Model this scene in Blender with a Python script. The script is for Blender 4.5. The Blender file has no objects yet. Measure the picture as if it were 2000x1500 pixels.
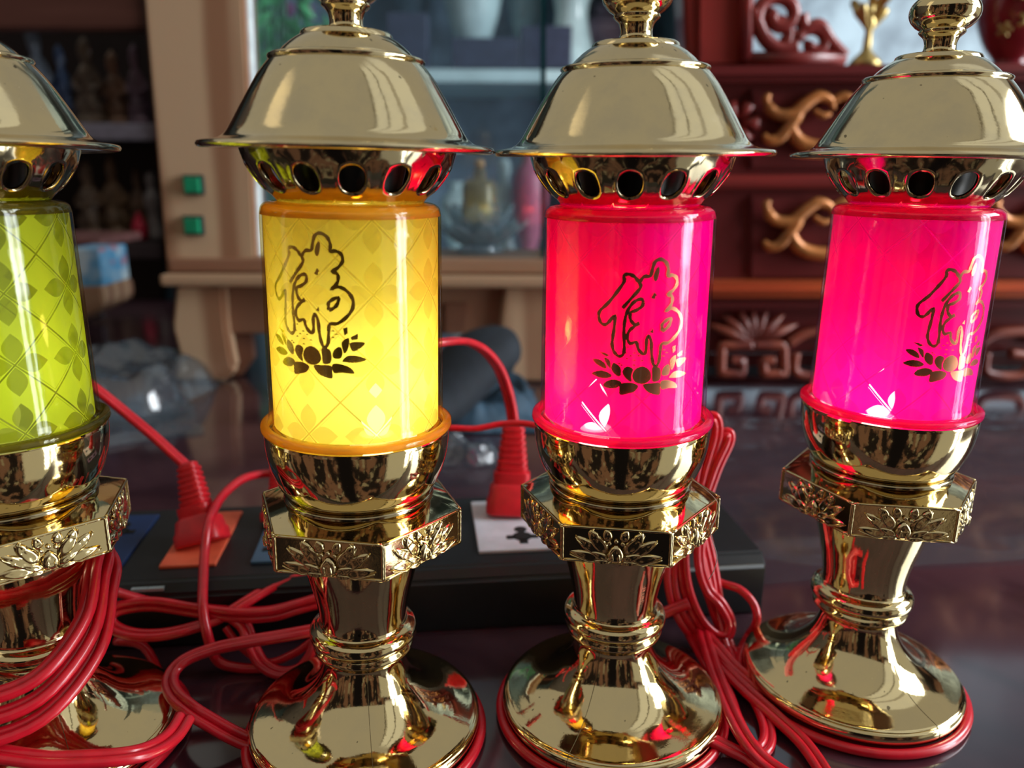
import bpy, bmesh, math, random
from mathutils import Vector, Matrix, Quaternion
C = bpy.context.scene.collection
S = bpy.context.scene
PI = math.pi
MM = 0.001

# ------------------------------------------------------------------ camera
CAM_H = 0.184            # eye height over the table top
F_PX = 1557.0
PITCH = math.radians(15.076)
ROLL = math.radians(0.334)
cd = bpy.data.cameras.new('camera')
cd.sensor_width = 36.0
cd.lens = 36.0 * F_PX / 2000.0
cd.clip_start = 0.01
cd.dof.use_dof = True
cd.dof.focus_distance = 0.236
cd.dof.aperture_fstop = 9.0
cam = bpy.data.objects.new('camera', cd)
C.objects.link(cam)
cam.location = (0, 0, CAM_H)
cam.rotation_euler = (Matrix.Rotation(PI / 2 - PITCH, 3, 'X') @ Matrix.Rotation(ROLL, 3, 'Z')).to_euler()
S.camera = cam

# ------------------------------------------------------------------ colour management
vs = S.view_settings
S.display_settings.display_device = 'sRGB'
vs.view_transform = 'Standard'
vs.look = 'None'
vs.gamma = 1.0
vs.use_curve_mapping = False
vs.exposure = 0.0
S.cycles.transparent_max_bounces = 40
S.cycles.max_bounces = 10
S.cycles.glossy_bounces = 6
S.cycles.sample_clamp_indirect = 6.0
S.cycles.blur_glossy = 0.3


# ------------------------------------------------------------------ node helpers
class NT:
    def __init__(self, tree):
        self.t = tree
        self.n = tree.nodes
        self.l = tree.links

    def new(self, typ, **kw):
        n = self.n.new(typ)
        for k, v in kw.items():
            setattr(n, k, v)
        return n

    def put(self, sock, v):
        if isinstance(v, bpy.types.NodeSocket):
            self.l.new(v, sock)
        elif v is not None:
            if isinstance(v, (tuple, list)) and len(v) == 3 and sock.type == 'RGBA':
                v = tuple(v) + (1,)
            sock.default_value = v

    def m(self, op, a, b=None, c=None):
        n = self.new('ShaderNodeMath', operation=op)
        self.put(n.inputs[0], a)
        if b is not None:
            self.put(n.inputs[1], b)
        if c is not None:
            self.put(n.inputs[2], c)
        return n.outputs[0]

    def band(self, v, lo, hi, soft):
        a = self.ramp01(v, lo - soft, lo + soft)
        b = self.ramp01(v, hi + soft, hi - soft)
        return self.m('MULTIPLY', a, b)

    def ramp01(self, v, a, b, lo=0.0, hi=1.0):
        n = self.new('ShaderNodeMapRange', clamp=True, interpolation_type='SMOOTHSTEP')
        self.put(n.inputs[0], v)
        if a > b:
            a, b, lo, hi = b, a, hi, lo
        n.inputs[1].default_value = a
        n.inputs[2].default_value = b
        n.inputs[3].default_value = lo
        n.inputs[4].default_value = hi
        return n.outputs[0]

    def mix(self, fac, a, b, blend='MIX'):
        n = self.new('ShaderNodeMix', data_type='RGBA', blend_type=blend)
        self.put(n.inputs[0], fac)
        self.put(n.inputs[6], a)
        self.put(n.inputs[7], b)
        return n.outputs[2]

    def noise(self, vec, scale, detail=3, rough=0.5, dist=0.0):
        n = self.new('ShaderNodeTexNoise')
        if vec is not None:
            self.l.new(vec, n.inputs['Vector'])
        n.inputs['Scale'].default_value = scale
        n.inputs['Detail'].default_value = detail
        n.inputs['Roughness'].default_value = rough
        n.inputs['Distortion'].default_value = dist
        return n.outputs[0]

    def mapping(self, vec, scale=(1, 1, 1), rot=(0, 0, 0)):
        n = self.new('ShaderNodeMapping')
        self.l.new(vec, n.inputs[0])
        n.inputs['Scale'].default_value = scale
        n.inputs['Rotation'].default_value = rot
        return n.outputs[0]

    def bump(self, h, strength, dist):
        n = self.new('ShaderNodeBump')
        n.inputs['Strength'].default_value = strength
        n.inputs['Distance'].default_value = dist
        self.l.new(h, n.inputs['Height'])
        return n.outputs[0]


def mat(name):
    m = bpy.data.materials.new(name)
    m.use_nodes = True
    nt = NT(m.node_tree)
    m.node_tree.nodes.clear()
    out = nt.new('ShaderNodeOutputMaterial')
    return m, nt, out


def principled(nt, out, **kw):
    p = nt.new('ShaderNodeBsdfPrincipled')
    for k, v in kw.items():
        nt.put(p.inputs[k.replace('_', ' ')], v)
    nt.l.new(p.outputs[0], out.inputs[0])
    return p


def simple(name, col, rough=0.5, metal=0.0, coat=0.0, vary=0.15, scale=60.0, bump=0.0, spec=0.5, sheen=0.0):
    m, nt, out = mat(name)
    co = nt.new('ShaderNodeTexCoord').outputs['Object']
    nz = nt.noise(co, scale, 4, 0.6)
    c2 = tuple(max(0, c * (1 - vary)) for c in col)
    c3 = tuple(min(1, c * (1 + vary)) for c in col)
    colr = nt.mix(nt.ramp01(nz, .3, .7), c2, c3)
    p = principled(nt, out, Base_Color=colr, Roughness=rough, Metallic=metal, Coat_Weight=coat)
    p.inputs['Specular IOR Level'].default_value = spec
    p.inputs['Sheen Weight'].default_value = sheen
    if bump:
        nt.l.new(nt.bump(nz, bump, 0.001), p.inputs['Normal'])
    return m


# ------------------------------------------------------------------ world: daylight of an open shop front
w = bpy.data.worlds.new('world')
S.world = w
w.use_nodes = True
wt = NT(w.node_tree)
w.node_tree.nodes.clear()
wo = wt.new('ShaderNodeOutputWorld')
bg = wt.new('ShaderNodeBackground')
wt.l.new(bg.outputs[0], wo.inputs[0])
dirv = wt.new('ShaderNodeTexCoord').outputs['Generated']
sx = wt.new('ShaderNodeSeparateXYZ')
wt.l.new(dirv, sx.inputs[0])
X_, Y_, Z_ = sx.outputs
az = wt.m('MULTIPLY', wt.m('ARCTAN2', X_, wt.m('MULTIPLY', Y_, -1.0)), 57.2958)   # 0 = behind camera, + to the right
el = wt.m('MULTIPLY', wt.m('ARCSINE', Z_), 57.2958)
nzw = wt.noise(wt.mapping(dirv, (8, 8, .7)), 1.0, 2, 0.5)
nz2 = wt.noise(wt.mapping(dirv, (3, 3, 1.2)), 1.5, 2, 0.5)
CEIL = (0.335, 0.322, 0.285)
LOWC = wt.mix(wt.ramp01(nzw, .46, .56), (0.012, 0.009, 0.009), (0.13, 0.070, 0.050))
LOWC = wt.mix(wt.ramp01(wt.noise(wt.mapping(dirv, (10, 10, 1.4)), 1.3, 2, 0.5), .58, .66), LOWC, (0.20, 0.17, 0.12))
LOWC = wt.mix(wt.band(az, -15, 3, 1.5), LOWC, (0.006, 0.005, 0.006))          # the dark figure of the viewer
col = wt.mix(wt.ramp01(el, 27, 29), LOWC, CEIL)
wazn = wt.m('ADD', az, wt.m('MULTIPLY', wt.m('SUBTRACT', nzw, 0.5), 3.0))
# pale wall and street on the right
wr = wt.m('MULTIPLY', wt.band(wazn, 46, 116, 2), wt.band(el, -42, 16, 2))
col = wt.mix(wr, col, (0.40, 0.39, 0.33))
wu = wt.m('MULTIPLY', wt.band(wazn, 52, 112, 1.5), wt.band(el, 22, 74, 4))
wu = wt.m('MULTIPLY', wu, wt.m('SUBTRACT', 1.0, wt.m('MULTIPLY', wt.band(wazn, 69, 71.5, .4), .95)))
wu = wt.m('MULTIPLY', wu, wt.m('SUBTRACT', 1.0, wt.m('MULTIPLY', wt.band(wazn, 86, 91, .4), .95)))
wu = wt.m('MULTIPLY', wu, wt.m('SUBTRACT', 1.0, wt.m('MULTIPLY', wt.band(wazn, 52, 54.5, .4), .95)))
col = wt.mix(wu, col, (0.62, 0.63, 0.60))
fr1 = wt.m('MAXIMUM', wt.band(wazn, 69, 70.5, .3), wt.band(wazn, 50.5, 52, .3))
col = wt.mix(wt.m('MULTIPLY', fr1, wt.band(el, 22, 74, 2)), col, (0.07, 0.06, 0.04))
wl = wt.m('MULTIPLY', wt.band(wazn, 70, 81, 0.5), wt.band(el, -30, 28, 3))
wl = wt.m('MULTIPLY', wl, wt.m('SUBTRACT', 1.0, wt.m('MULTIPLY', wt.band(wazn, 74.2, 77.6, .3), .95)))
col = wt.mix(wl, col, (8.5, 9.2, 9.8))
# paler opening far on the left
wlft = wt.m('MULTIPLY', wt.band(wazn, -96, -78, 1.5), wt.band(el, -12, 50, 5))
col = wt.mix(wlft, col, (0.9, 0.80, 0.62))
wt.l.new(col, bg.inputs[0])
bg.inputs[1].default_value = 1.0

# shop window on the right behind the viewer, plus an added background fill
def rect_light(name, loc, aim, sx_, sy_, power, colr):
    ld = bpy.data.lights.new(name, 'AREA')
    ld.shape = 'RECTANGLE'
    ld.size = sx_
    ld.size_y = sy_
    ld.energy = power
    ld.color = colr
    lo = bpy.data.objects.new(name, ld)
    C.objects.link(lo)
    lo.location = loc
    lo.rotation_euler = (Vector(aim) - Vector(loc)).to_track_quat('-Z', 'Y').to_euler()


rect_light('side_window_daylight', (1.75, -.25, .32), (0, .3, .05), .5, .7, 9.0, (0.90, 0.96, 1.0))
rect_light('background_fill_light', (1.65, .42, .85), (.1, 1.0, .1), .9, .7, 30.0, (0.88, 0.95, 1.0))  # added unseen fill that brightens the background, placed clear of the cap reflections


# ------------------------------------------------------------------ pixel -> place helpers (authoring aid: rays of the 2000x1500 view)
def ray(px, py):
    u, v = px - 1000.0, py - 750.0
    a = (u * math.cos(ROLL) + v * math.sin(ROLL)) / F_PX
    b = -(-u * math.sin(ROLL) + v * math.cos(ROLL)) / F_PX
    return Vector((a, math.cos(PITCH) + b * math.sin(PITCH), -math.sin(PITCH) + b * math.cos(PITCH)))


def atD(px, py, D):
    d = ray(px, py)
    return Vector((0, 0, CAM_H)) + d * (D * MM / d.y)


def atH(px, py, h):
    d = ray(px, py)
    return Vector((0, 0, CAM_H)) + d * ((h * MM - CAM_H) / d.z)


# ------------------------------------------------------------------ mesh helpers
def obj(name, bm, m, parent=None, smooth=True, angle=None):
    me = bpy.data.meshes.new(name)
    bm.normal_update()
    bm.to_mesh(me)
    bm.free()
    for p in me.polygons:
        p.use_smooth = smooth
    if smooth and angle is not None:
        me.set_sharp_from_angle(angle=math.radians(angle))
    if m is not None:
        for mm_ in (m if isinstance(m, (list, tuple)) else [m]):
            me.materials.append(mm_)
    o = bpy.data.objects.new(name, me)
    C.objects.link(o)
    o.parent = parent
    return o


def tag(o, label=None, cat=None, group=None, kind=None):
    if label:
        o['label'] = label
    if cat:
        o['category'] = cat
    if group:
        o['group'] = group
    if kind:
        o['kind'] = kind
    return o


def thing(name, label, cat, loc=(0, 0, 0), rot=(0, 0, 0), group=None):
    o = bpy.data.objects.new(name, None)
    o.empty_display_size = 0.01
    C.objects.link(o)
    o.location = loc
    o.rotation_euler = rot
    return tag(o, label, cat, group)


def lathe(bm, prof, seg=96, close=False, loc=(0, 0, 0)):
    """prof: list of (r, z) in metres"""
    rows = []
    for r, z in prof:
        if r < 1e-6:
            rows.append([bm.verts.new((loc[0], loc[1], loc[2] + z))])
        else:
            rows.append([bm.verts.new((loc[0] + r * math.cos(2 * PI * i / seg), loc[1] + r * math.sin(2 * PI * i / seg), loc[2] + z)) for i in range(seg)])
    for a, b in zip(rows[:-1], rows[1:]):
        for i in range(seg):
            j = (i + 1) % seg
            if len(a) == 1 and len(b) == 1:
                continue
            if len(a) == 1:
                bm.faces.new((a[0], b[i], b[j]))
            elif len(b) == 1:
                bm.faces.new((a[i], a[j], b[0]))
            else:
                bm.faces.new((a[i], a[j], b[j], b[i]))
    if close and len(rows[0]) > 1 and len(rows[-1]) > 1:
        a, b = rows[-1], rows[0]
        for i in range(seg):
            j = (i + 1) % seg
            bm.faces.new((a[i], a[j], b[j], b[i]))
    bmesh.ops.recalc_face_normals(bm, faces=bm.faces)
    return bm


def smooth_prof(pts, n=4, keep=()):
    """Catmull-Rom through profile points"""
    out = []
    for i in range(len(pts) - 1):
        p0 = pts[max(i - 1, 0)]
        p1, p2 = pts[i], pts[i + 1]
        p3 = pts[min(i + 2, len(pts) - 1)]
        for k in range(n):
            t = k / n
            out.append(tuple(0.5 * ((2 * b) + (-a + c) * t + (2 * a - 5 * b + 4 * c - d) * t * t + (-a + 3 * b - 3 * c + d) * t ** 3)
                             for a, b, c, d in zip(p0, p1, p2, p3)))
    out.append(pts[-1])
    return out


def box(bm, c, s, rot=None, bevel=0.0):
    r = bmesh.ops.create_cube(bm, size=1.0)
    vs_ = r['verts']
    M = Matrix.Translation(c) @ (rot.to_4x4() if rot else Matrix.Identity(4)) @ Matrix.Diagonal((s[0], s[1], s[2], 1))
    bmesh.ops.transform(bm, matrix=M, verts=vs_)
    if bevel:
        es = list({e for v in vs_ for e in v.link_edges})
        bmesh.ops.bevel(bm, geom=es, offset=bevel, segments=2, affect='EDGES', profile=0.6)
    return bm


def tube(bm, pts, rad, seg=10, closed=False, flat=1.0, upv=Vector((0, 0, 1)), offset=0.0):
    """sweep a circle; rad float or list; offset moves sideways from the path (for twin cable)"""
    pts = [Vector(p) for p in pts]
    n = len(pts)
    T = []
    for i in range(n):
        if closed:
            t = pts[(i + 1) % n] - pts[i - 1]
        else:
            t = pts[min(i + 1, n - 1)] - pts[max(i - 1, 0)]
        T.append(t.normalized() if t.length > 1e-9 else Vector((1, 0, 0)))
    side = T[0].cross(upv)
    if side.length < 1e-3:
        side = T[0].cross(Vector((0, 1, 0)))
    side.normalize()
    rings = []
    for i in range(n):
        if i:
            q = T[i - 1].rotation_difference(T[i])
            side = q @ side
            side = (side - T[i] * side.dot(T[i])).normalized()
        nor = side.cross(T[i]).normalized()
        r = rad[i] if isinstance(rad, (list, tuple)) else rad
        c = pts[i] + side * offset
        rings.append([bm.verts.new(c + side * (r * math.cos(2 * PI * k / seg)) + nor * (r * flat * math.sin(2 * PI * k / seg))) for k in range(seg)])
    rng = range(n if closed else n - 1)
    for i in rng:
        a, b = rings[i], rings[(i + 1) % n]
        for k in range(seg):
            bm.faces.new((a[k], a[(k + 1) % seg], b[(k + 1) % seg], b[k]))
    if not closed:
        bm.faces.new(rings[0][::-1])
        bm.faces.new(rings[-1])
    return bm


def catmull(pts, n=8, closed=False):
    pts = [Vector(p) for p in pts]
    out = []
    L = len(pts)
    rng = range(L if closed else L - 1)
    for i in rng:
        if closed:
            p0, p1, p2, p3 = pts[i - 1], pts[i], pts[(i + 1) % L], pts[(i + 2) % L]
        else:
            p0, p1, p2, p3 = pts[max(i - 1, 0)], pts[i], pts[i + 1], pts[min(i + 2, L - 1)]
        for k in range(n):
            t = k / n
            out.append(0.5 * ((2 * p1) + (-p0 + p2) * t + (2 * p0 - 5 * p1 + 4 * p2 - p3) * t * t + (-p0 + 3 * p1 - 3 * p2 + p3) * t ** 3))
    if not closed:
        out.append(pts[-1])
    return out


def finish(bm):
    bmesh.ops.recalc_face_normals(bm, faces=bm.faces)
    return bm


def solidify(o, t, off=-1.0):
    md = o.modifiers.new('thickness', 'SOLIDIFY')
    md.thickness = t
    md.offset = off
    return o


# ------------------------------------------------------------------ materials
def gold_mat(name, base, rough, dust, scratch=0.25):
    m, nt, out = mat(name)
    co = nt.new('ShaderNodeTexCoord').outputs['Object']
    n1 = nt.noise(co, 90.0, 5, 0.65)
    n2 = nt.noise(co, 900.0, 2, 0.5)
    n3 = nt.noise(co, 2300.0, 2, 0.5)
    speck = nt.ramp01(n3, .745, .80)
    spots = nt.ramp01(nt.noise(co, 420.0, 1, 0.4), .765, .80)
    colr = nt.mix(nt.m('MULTIPLY', nt.ramp01(n1, .35, .75), dust), base, tuple(c * .55 + .16 for c in base))
    colr = nt.mix(nt.m('MULTIPLY', spots, .75), colr, (0.05, 0.035, 0.02))
    ro = nt.m('ADD', nt.m('MULTIPLY', nt.ramp01(n1, .3, .8), dust * .22), rough)
    ro = nt.m('ADD', ro, nt.m('MULTIPLY', speck, .3))
    p = principled(nt, out, Base_Color=colr, Roughness=ro, Metallic=1.0)
    nt.l.new(nt.bump(nt.m('ADD', nt.m('MULTIPLY', n1, 1.0), nt.m('MULTIPLY', n2, .04)), 0.12, 0.0004), p.inputs['Normal'])
    return m


M_GOLD = gold_mat('polished_gold_plating', (0.83, 0.67, 0.36), 0.045, 0.25)
M_GOLD_CAP = gold_mat('dusty_gold_plating', (0.82, 0.68, 0.40), 0.055, 0.45)
M_GOLD_REL = gold_mat('gold_relief', (0.83, 0.67, 0.36), 0.10, 0.3)
M_VENT = gold_mat('gold_with_dark_reflection', (0.52, 0.43, 0.26), 0.07, 0.3)  # base darkened to stand in for the vent bowl's dark reflections
M_PRINT = gold_mat('gold_foil_print', (0.85, 0.66, 0.20), 0.25, 0.4)
M_SEAM = simple('seam_shadow_line', (0.10, 0.07, 0.03), 0.5, 0.8)


def film_mat(name, base, leaf, trans, phase, rowz, leaf_clear, line_clear):
    """patterned translucent sleeve: diagonal lattice with four-leaf rosettes, clear where the pattern is"""
    m, nt, out = mat(name)
    tc = nt.new('ShaderNodeTexCoord').outputs['Object']
    s_ = nt.new('ShaderNodeSeparateXYZ')
    nt.l.new(tc, s_.inputs[0])
    ang = nt.m('MULTIPLY', nt.m('ARCTAN2', s_.outputs[1], s_.outputs[0]), 57.2958)
    u = nt.m('DIVIDE', nt.m('SUBTRACT', ang, phase), 45.0)
    v = nt.m('DIVIDE', nt.m('SUBTRACT', s_.outputs[2], rowz * MM), 19.3 * MM)

    def near(x):
        f = nt.m('SUBTRACT', x, nt.m('ROUND', x))
        return nt.m('ABSOLUTE', f)
    a, b = near(u), near(v)

    def leafm(p, q):
        t = nt.m('DIVIDE', nt.m('SUBTRACT', p, 0.03), 0.42)
        inside = nt.m('MULTIPLY', nt.m('GREATER_THAN', t, 0.0), nt.m('LESS_THAN', t, 1.0))
        wd = nt.m('MULTIPLY', nt.m('SINE', nt.m('MULTIPLY', nt.m('MINIMUM', nt.m('MAXIMUM', t, 0.0), 1.0), PI)), 0.135)
        return nt.m('MULTIPLY', inside, nt.m('LESS_THAN', q, wd))
    lf = nt.m('MAXIMUM', leafm(a, b), leafm(b, a))
    ln = nt.m('LESS_THAN', nt.m('ABSOLUTE', nt.m('SUBTRACT', a, b)), 0.016)
    ln = nt.m('MAXIMUM', ln, nt.m('MULTIPLY', nt.m('LESS_THAN', nt.m('ABSOLUTE', nt.m('SUBTRACT', a, nt.m('ADD', b, 0.055))), 0.006), 0.5))
    co2 = tc
    speck = nt.ramp01(nt.noise(co2, 1700.0, 2, .5), .70, .76)
    colr = nt.mix(nt.m('MULTIPLY', speck, .35), base, tuple(c * .6 for c in base))
    d = nt.new('ShaderNodeBsdfDiffuse')
    nt.put(d.inputs[0], colr)
    t = nt.new('ShaderNodeBsdfTranslucent')
    nt.put(t.inputs[0], trans)
    mx = nt.new('ShaderNodeMixShader')
    mx.inputs[0].default_value = 0.5
    nt.l.new(d.outputs[0], mx.inputs[1])
    nt.l.new(t.outputs[0], mx.inputs[2])
    tr = nt.new('ShaderNodeBsdfTransparent')
    nt.put(tr.inputs[0], leaf)
    fac = nt.m('MAXIMUM', nt.m('MULTIPLY', lf, leaf_clear), nt.m('MULTIPLY', ln, line_clear))
    mx2 = nt.new('ShaderNodeMixShader')
    nt.l.new(fac, mx2.inputs[0])
    nt.l.new(mx.outputs[0], mx2.inputs[1])
    nt.l.new(tr.outputs[0], mx2.inputs[2])
    nt.l.new(mx2.outputs[0], out.inputs[0])
    return m


def clear_mat(name, tint, edge, gloss=0.06, rough=0.03, facing_pow=2.2, body=0.0, bodycol=(1, 1, 1)):
    """thin clear plastic wall: passes light, deeper tint where seen along the wall, with a glossy skin"""
    m, nt, out = mat(name)
    lw = nt.new('ShaderNodeLayerWeight')
    lw.inputs[0].default_value = 0.5
    fac = nt.m('POWER', lw.outputs['Facing'], facing_pow)
    colr = nt.mix(fac, tint, edge)
    tr = nt.new('ShaderNodeBsdfTransparent')
    nt.l.new(colr, tr.inputs[0])
    df = nt.new('ShaderNodeBsdfDiffuse')
    nt.put(df.inputs[0], bodycol)
    tl = nt.new('ShaderNodeBsdfTranslucent')
    nt.put(tl.inputs[0], bodycol)
    mb = nt.new('ShaderNodeMixShader')
    mb.inputs[0].default_value = .5
    nt.l.new(df.outputs[0], mb.inputs[1])
    nt.l.new(tl.outputs[0], mb.inputs[2])
    m1 = nt.new('ShaderNodeMixShader')
    m1.inputs[0].default_value = body
    nt.l.new(tr.outputs[0], m1.inputs[1])
    nt.l.new(mb.outputs[0], m1.inputs[2])
    gl = nt.new('ShaderNodeBsdfGlossy')
    gl.inputs['Roughness'].default_value = rough
    refl = nt.m('ADD', nt.m('MULTIPLY', nt.m('POWER', lw.outputs['Facing'], 5.0), .38), .040)
    co = nt.new('ShaderNodeTexCoord').outputs['Object']
    bmp = nt.bump(nt.noise(nt.mapping(co, (1, 1, .25)), 260.0, 3, .6), 0.10, 0.0004)
    nt.l.new(bmp, gl.inputs['Normal'])
    mx = nt.new('ShaderNodeMixShader')
    nt.l.new(nt.m('MINIMUM', nt.m('MULTIPLY', refl, gloss), 1.0), mx.inputs[0])
    nt.l.new(m1.outputs[0], mx.inputs[1])
    nt.l.new(gl.outputs[0], mx.inputs[2])
    nt.l.new(mx.outputs[0], out.inputs[0])
    return m


def emis(name, col, strength):
    m, nt, out = mat(name)
    e = nt.new('ShaderNodeEmission')
    nt.put(e.inputs[0], col)
    e.inputs[1].default_value = strength
    nt.l.new(e.outputs[0], out.inputs[0])
    return m


M_CORD = simple('red_cord_plastic', (0.62, 0.008, 0.022), 0.28, 0, 0.35, 0.10, 200, 0.03, 0.5)
M_PLUG = simple('red_plug_plastic', (0.62, 0.010, 0.020), 0.42, 0, 0.0, 0.10, 200, 0.05)
M_BLACK = simple('black_strip_plastic', (0.005, 0.006, 0.008), 0.5, 0, 0.0, 0.2, 90, 0.03)
M_HOLE = simple('dark_recess', (0.002, 0.002, 0.002), 0.8)


def wood_mat(name, c1, c2, scale=(1, 1, 1), freq=14.0, rough=0.5, coat=0.0, bump=0.1):
    m, nt, out = mat(name)
    co = nt.new('ShaderNodeTexCoord').outputs['Object']
    mp = nt.mapping(co, scale)
    n = nt.noise(mp, freq, 3, .55, .6)
    wv = nt.new('ShaderNodeTexWave', wave_type='RINGS', rings_direction='Z')
    nt.l.new(mp, wv.inputs[0])
    wv.inputs['Scale'].default_value = freq * .6
    wv.inputs['Distortion'].default_value = 5.0
    wv.inputs['Detail'].default_value = 2.0
    f_ = nt.m('ADD', nt.m('MULTIPLY', wv.outputs[1], .45), nt.m('MULTIPLY', n, .55))
    colr = nt.mix(nt.ramp01(f_, .36, .66), c1, c2)
    p = principled(nt, out, Base_Color=colr, Roughness=rough, Coat_Weight=coat)
    nt.l.new(nt.bump(f_, bump, 0.001), p.inputs['Normal'])
    return m


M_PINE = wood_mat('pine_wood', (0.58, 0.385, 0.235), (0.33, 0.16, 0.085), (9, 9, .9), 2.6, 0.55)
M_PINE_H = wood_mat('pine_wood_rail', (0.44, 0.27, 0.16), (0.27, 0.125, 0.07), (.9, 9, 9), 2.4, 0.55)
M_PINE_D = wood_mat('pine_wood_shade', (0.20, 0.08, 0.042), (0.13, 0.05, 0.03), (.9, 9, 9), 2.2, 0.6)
M_RED = wood_mat('red_lacquered_wood', (0.2890, 0.0340, 0.0272), (0.1445, 0.0170, 0.0170), (1, 6, 8), 2.0, 0.30, 0.25)
M_RED_D = wood_mat('dark_red_lacquer', (0.1275, 0.0170, 0.0170), (0.0765, 0.0102, 0.0119), (1, 6, 8), 2.0, 0.3, 0.2)
M_ORANGE = wood_mat('orange_brown_rail', (0.6000, 0.1125, 0.0300), (0.3600, 0.0525, 0.0180), (1, 6, 8), 2.0, 0.32, 0.3)
M_CARVE = wood_mat('carved_red_wood', (0.2850, 0.0600, 0.0330), (0.1650, 0.0270, 0.0180), (3, 3, 3), 6.0, 0.4, 0.15)
M_HANDLE = simple('antique_gilt_carving', (0.5040, 0.1800, 0.0480), 0.32, 0.35, 0.2, 0.35, 60)
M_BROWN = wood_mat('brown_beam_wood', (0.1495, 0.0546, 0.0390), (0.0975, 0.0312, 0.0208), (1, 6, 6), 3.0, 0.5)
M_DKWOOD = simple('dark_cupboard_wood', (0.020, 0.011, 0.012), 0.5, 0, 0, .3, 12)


def glass_pane(name, tint=(0.86, 0.93, 0.93), gloss=1.0, haze=0.0, hazecol=(1, 1, 1)):
    return clear_mat(name, tint, tuple(c * .8 for c in tint), gloss, 0.02, 2.0, haze, hazecol)


# table: dark red-brown wood under a glossy clear sheet
def table_mat():
    m, nt, out = mat('glossy_dark_tabletop')
    co = nt.new('ShaderNodeTexCoord').outputs['Object']
    n1 = nt.noise(co, 9.0, 4, .6, 1.0)
    n2 = nt.noise(nt.mapping(co, (1, .35, 1)), 24.0, 3, .6, 1.5)
    colr = nt.mix(nt.ramp01(n1, .35, .65), (0.030, 0.012, 0.019), (0.070, 0.030, 0.040))
    colr = nt.mix(nt.m('MULTIPLY', nt.ramp01(n2, .60, .80), .15), colr, (0.07, 0.05, 0.05))
    p = principled(nt, out, Base_Color=colr, Roughness=0.13, Coat_Weight=1.0, Coat_Roughness=0.09)
    nt.l.new(nt.bump(nt.noise(co, 14.0, 2, .5), 0.03, 0.004), p.inputs['Coat Normal'])
    return m


M_TABLE = table_mat()

H0 = 184.0      # lamp-local heights are given relative to the eye, shifted to the table


def P_(pts):
    return [(r * MM, (z + H0) * MM) for r, z in pts]


DEC_S = [[(-6.01, 19.09),(-3.76, 21.84),(-1.51, 24.54),(-1.5, 25.73),(-2.35, 26.91),(-3.41, 27.94),(-4.89, 28.42),(-5.98, 27.89),(-5.84, 26.42),(-7.65, 23.53),(-9.95, 20.42),(-12.2, 18.14),(-12.56, 16.58),(-11.94, 14.79),(-10.67, 14.28),(-9.48, 15.28),(-8.08, 17.03),(-8.09, 13.83),(-8.46, 10.42),(-8.48, 8.25),(-7.66, 6.43),(-6.42, 5.56),(-5.33, 6.23),(-5.14, 8.41),(-5.41, 12.41),(-5.29, 15.47),(-4.79, 17.91),(-3.69, 20.04),(-2.26, 21.32),(-0.73, 21.55),(-0.65, 19.81),(-2.3, 18.55),(-3.75, 17.93),(-3.77, 16.11),(-2.58, 14.66),(-1.26, 15.06)], [(-1.26, 15.06),(-2.56, 14.15),(-4.0, 12.75),(-4.46, 10.9),(-3.56, 9.28),(-1.93, 9.7),(-1.25, 7.69),(0.19, 6.27),(0.91, 7.19),(0.94, 9.97),(1.34, 11.35),(2.25, 9.93),(2.56, 6.19),(3.21, 3.35),(4.05, 2.61),(4.89, 4.19),(5.12, 7.3),(5.53, 8.98),(7.51, 9.14),(9.95, 10.93),(11.55, 13.24),(11.57, 15.71),(10.04, 17.86),(7.97, 18.79),(6.12, 18.15),(7.58, 19.42),(8.11, 21.05),(7.75, 22.28),(6.46, 22.66),(8.02, 23.62),(9.34, 25.33),(9.04, 27.14),(7.57, 27.97),(6.26, 27.74),(6.35, 29.66),(5.52, 31.46),(3.87, 32.34),(2.36, 31.7),(1.69, 29.82),(1.17, 27.91),(-0.47, 27.79),(-1.53, 26.47),(-1.5, 25.73)], [(2.23, 21.73),(2.56, 22.62),(2.98, 23.03)]]
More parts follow.
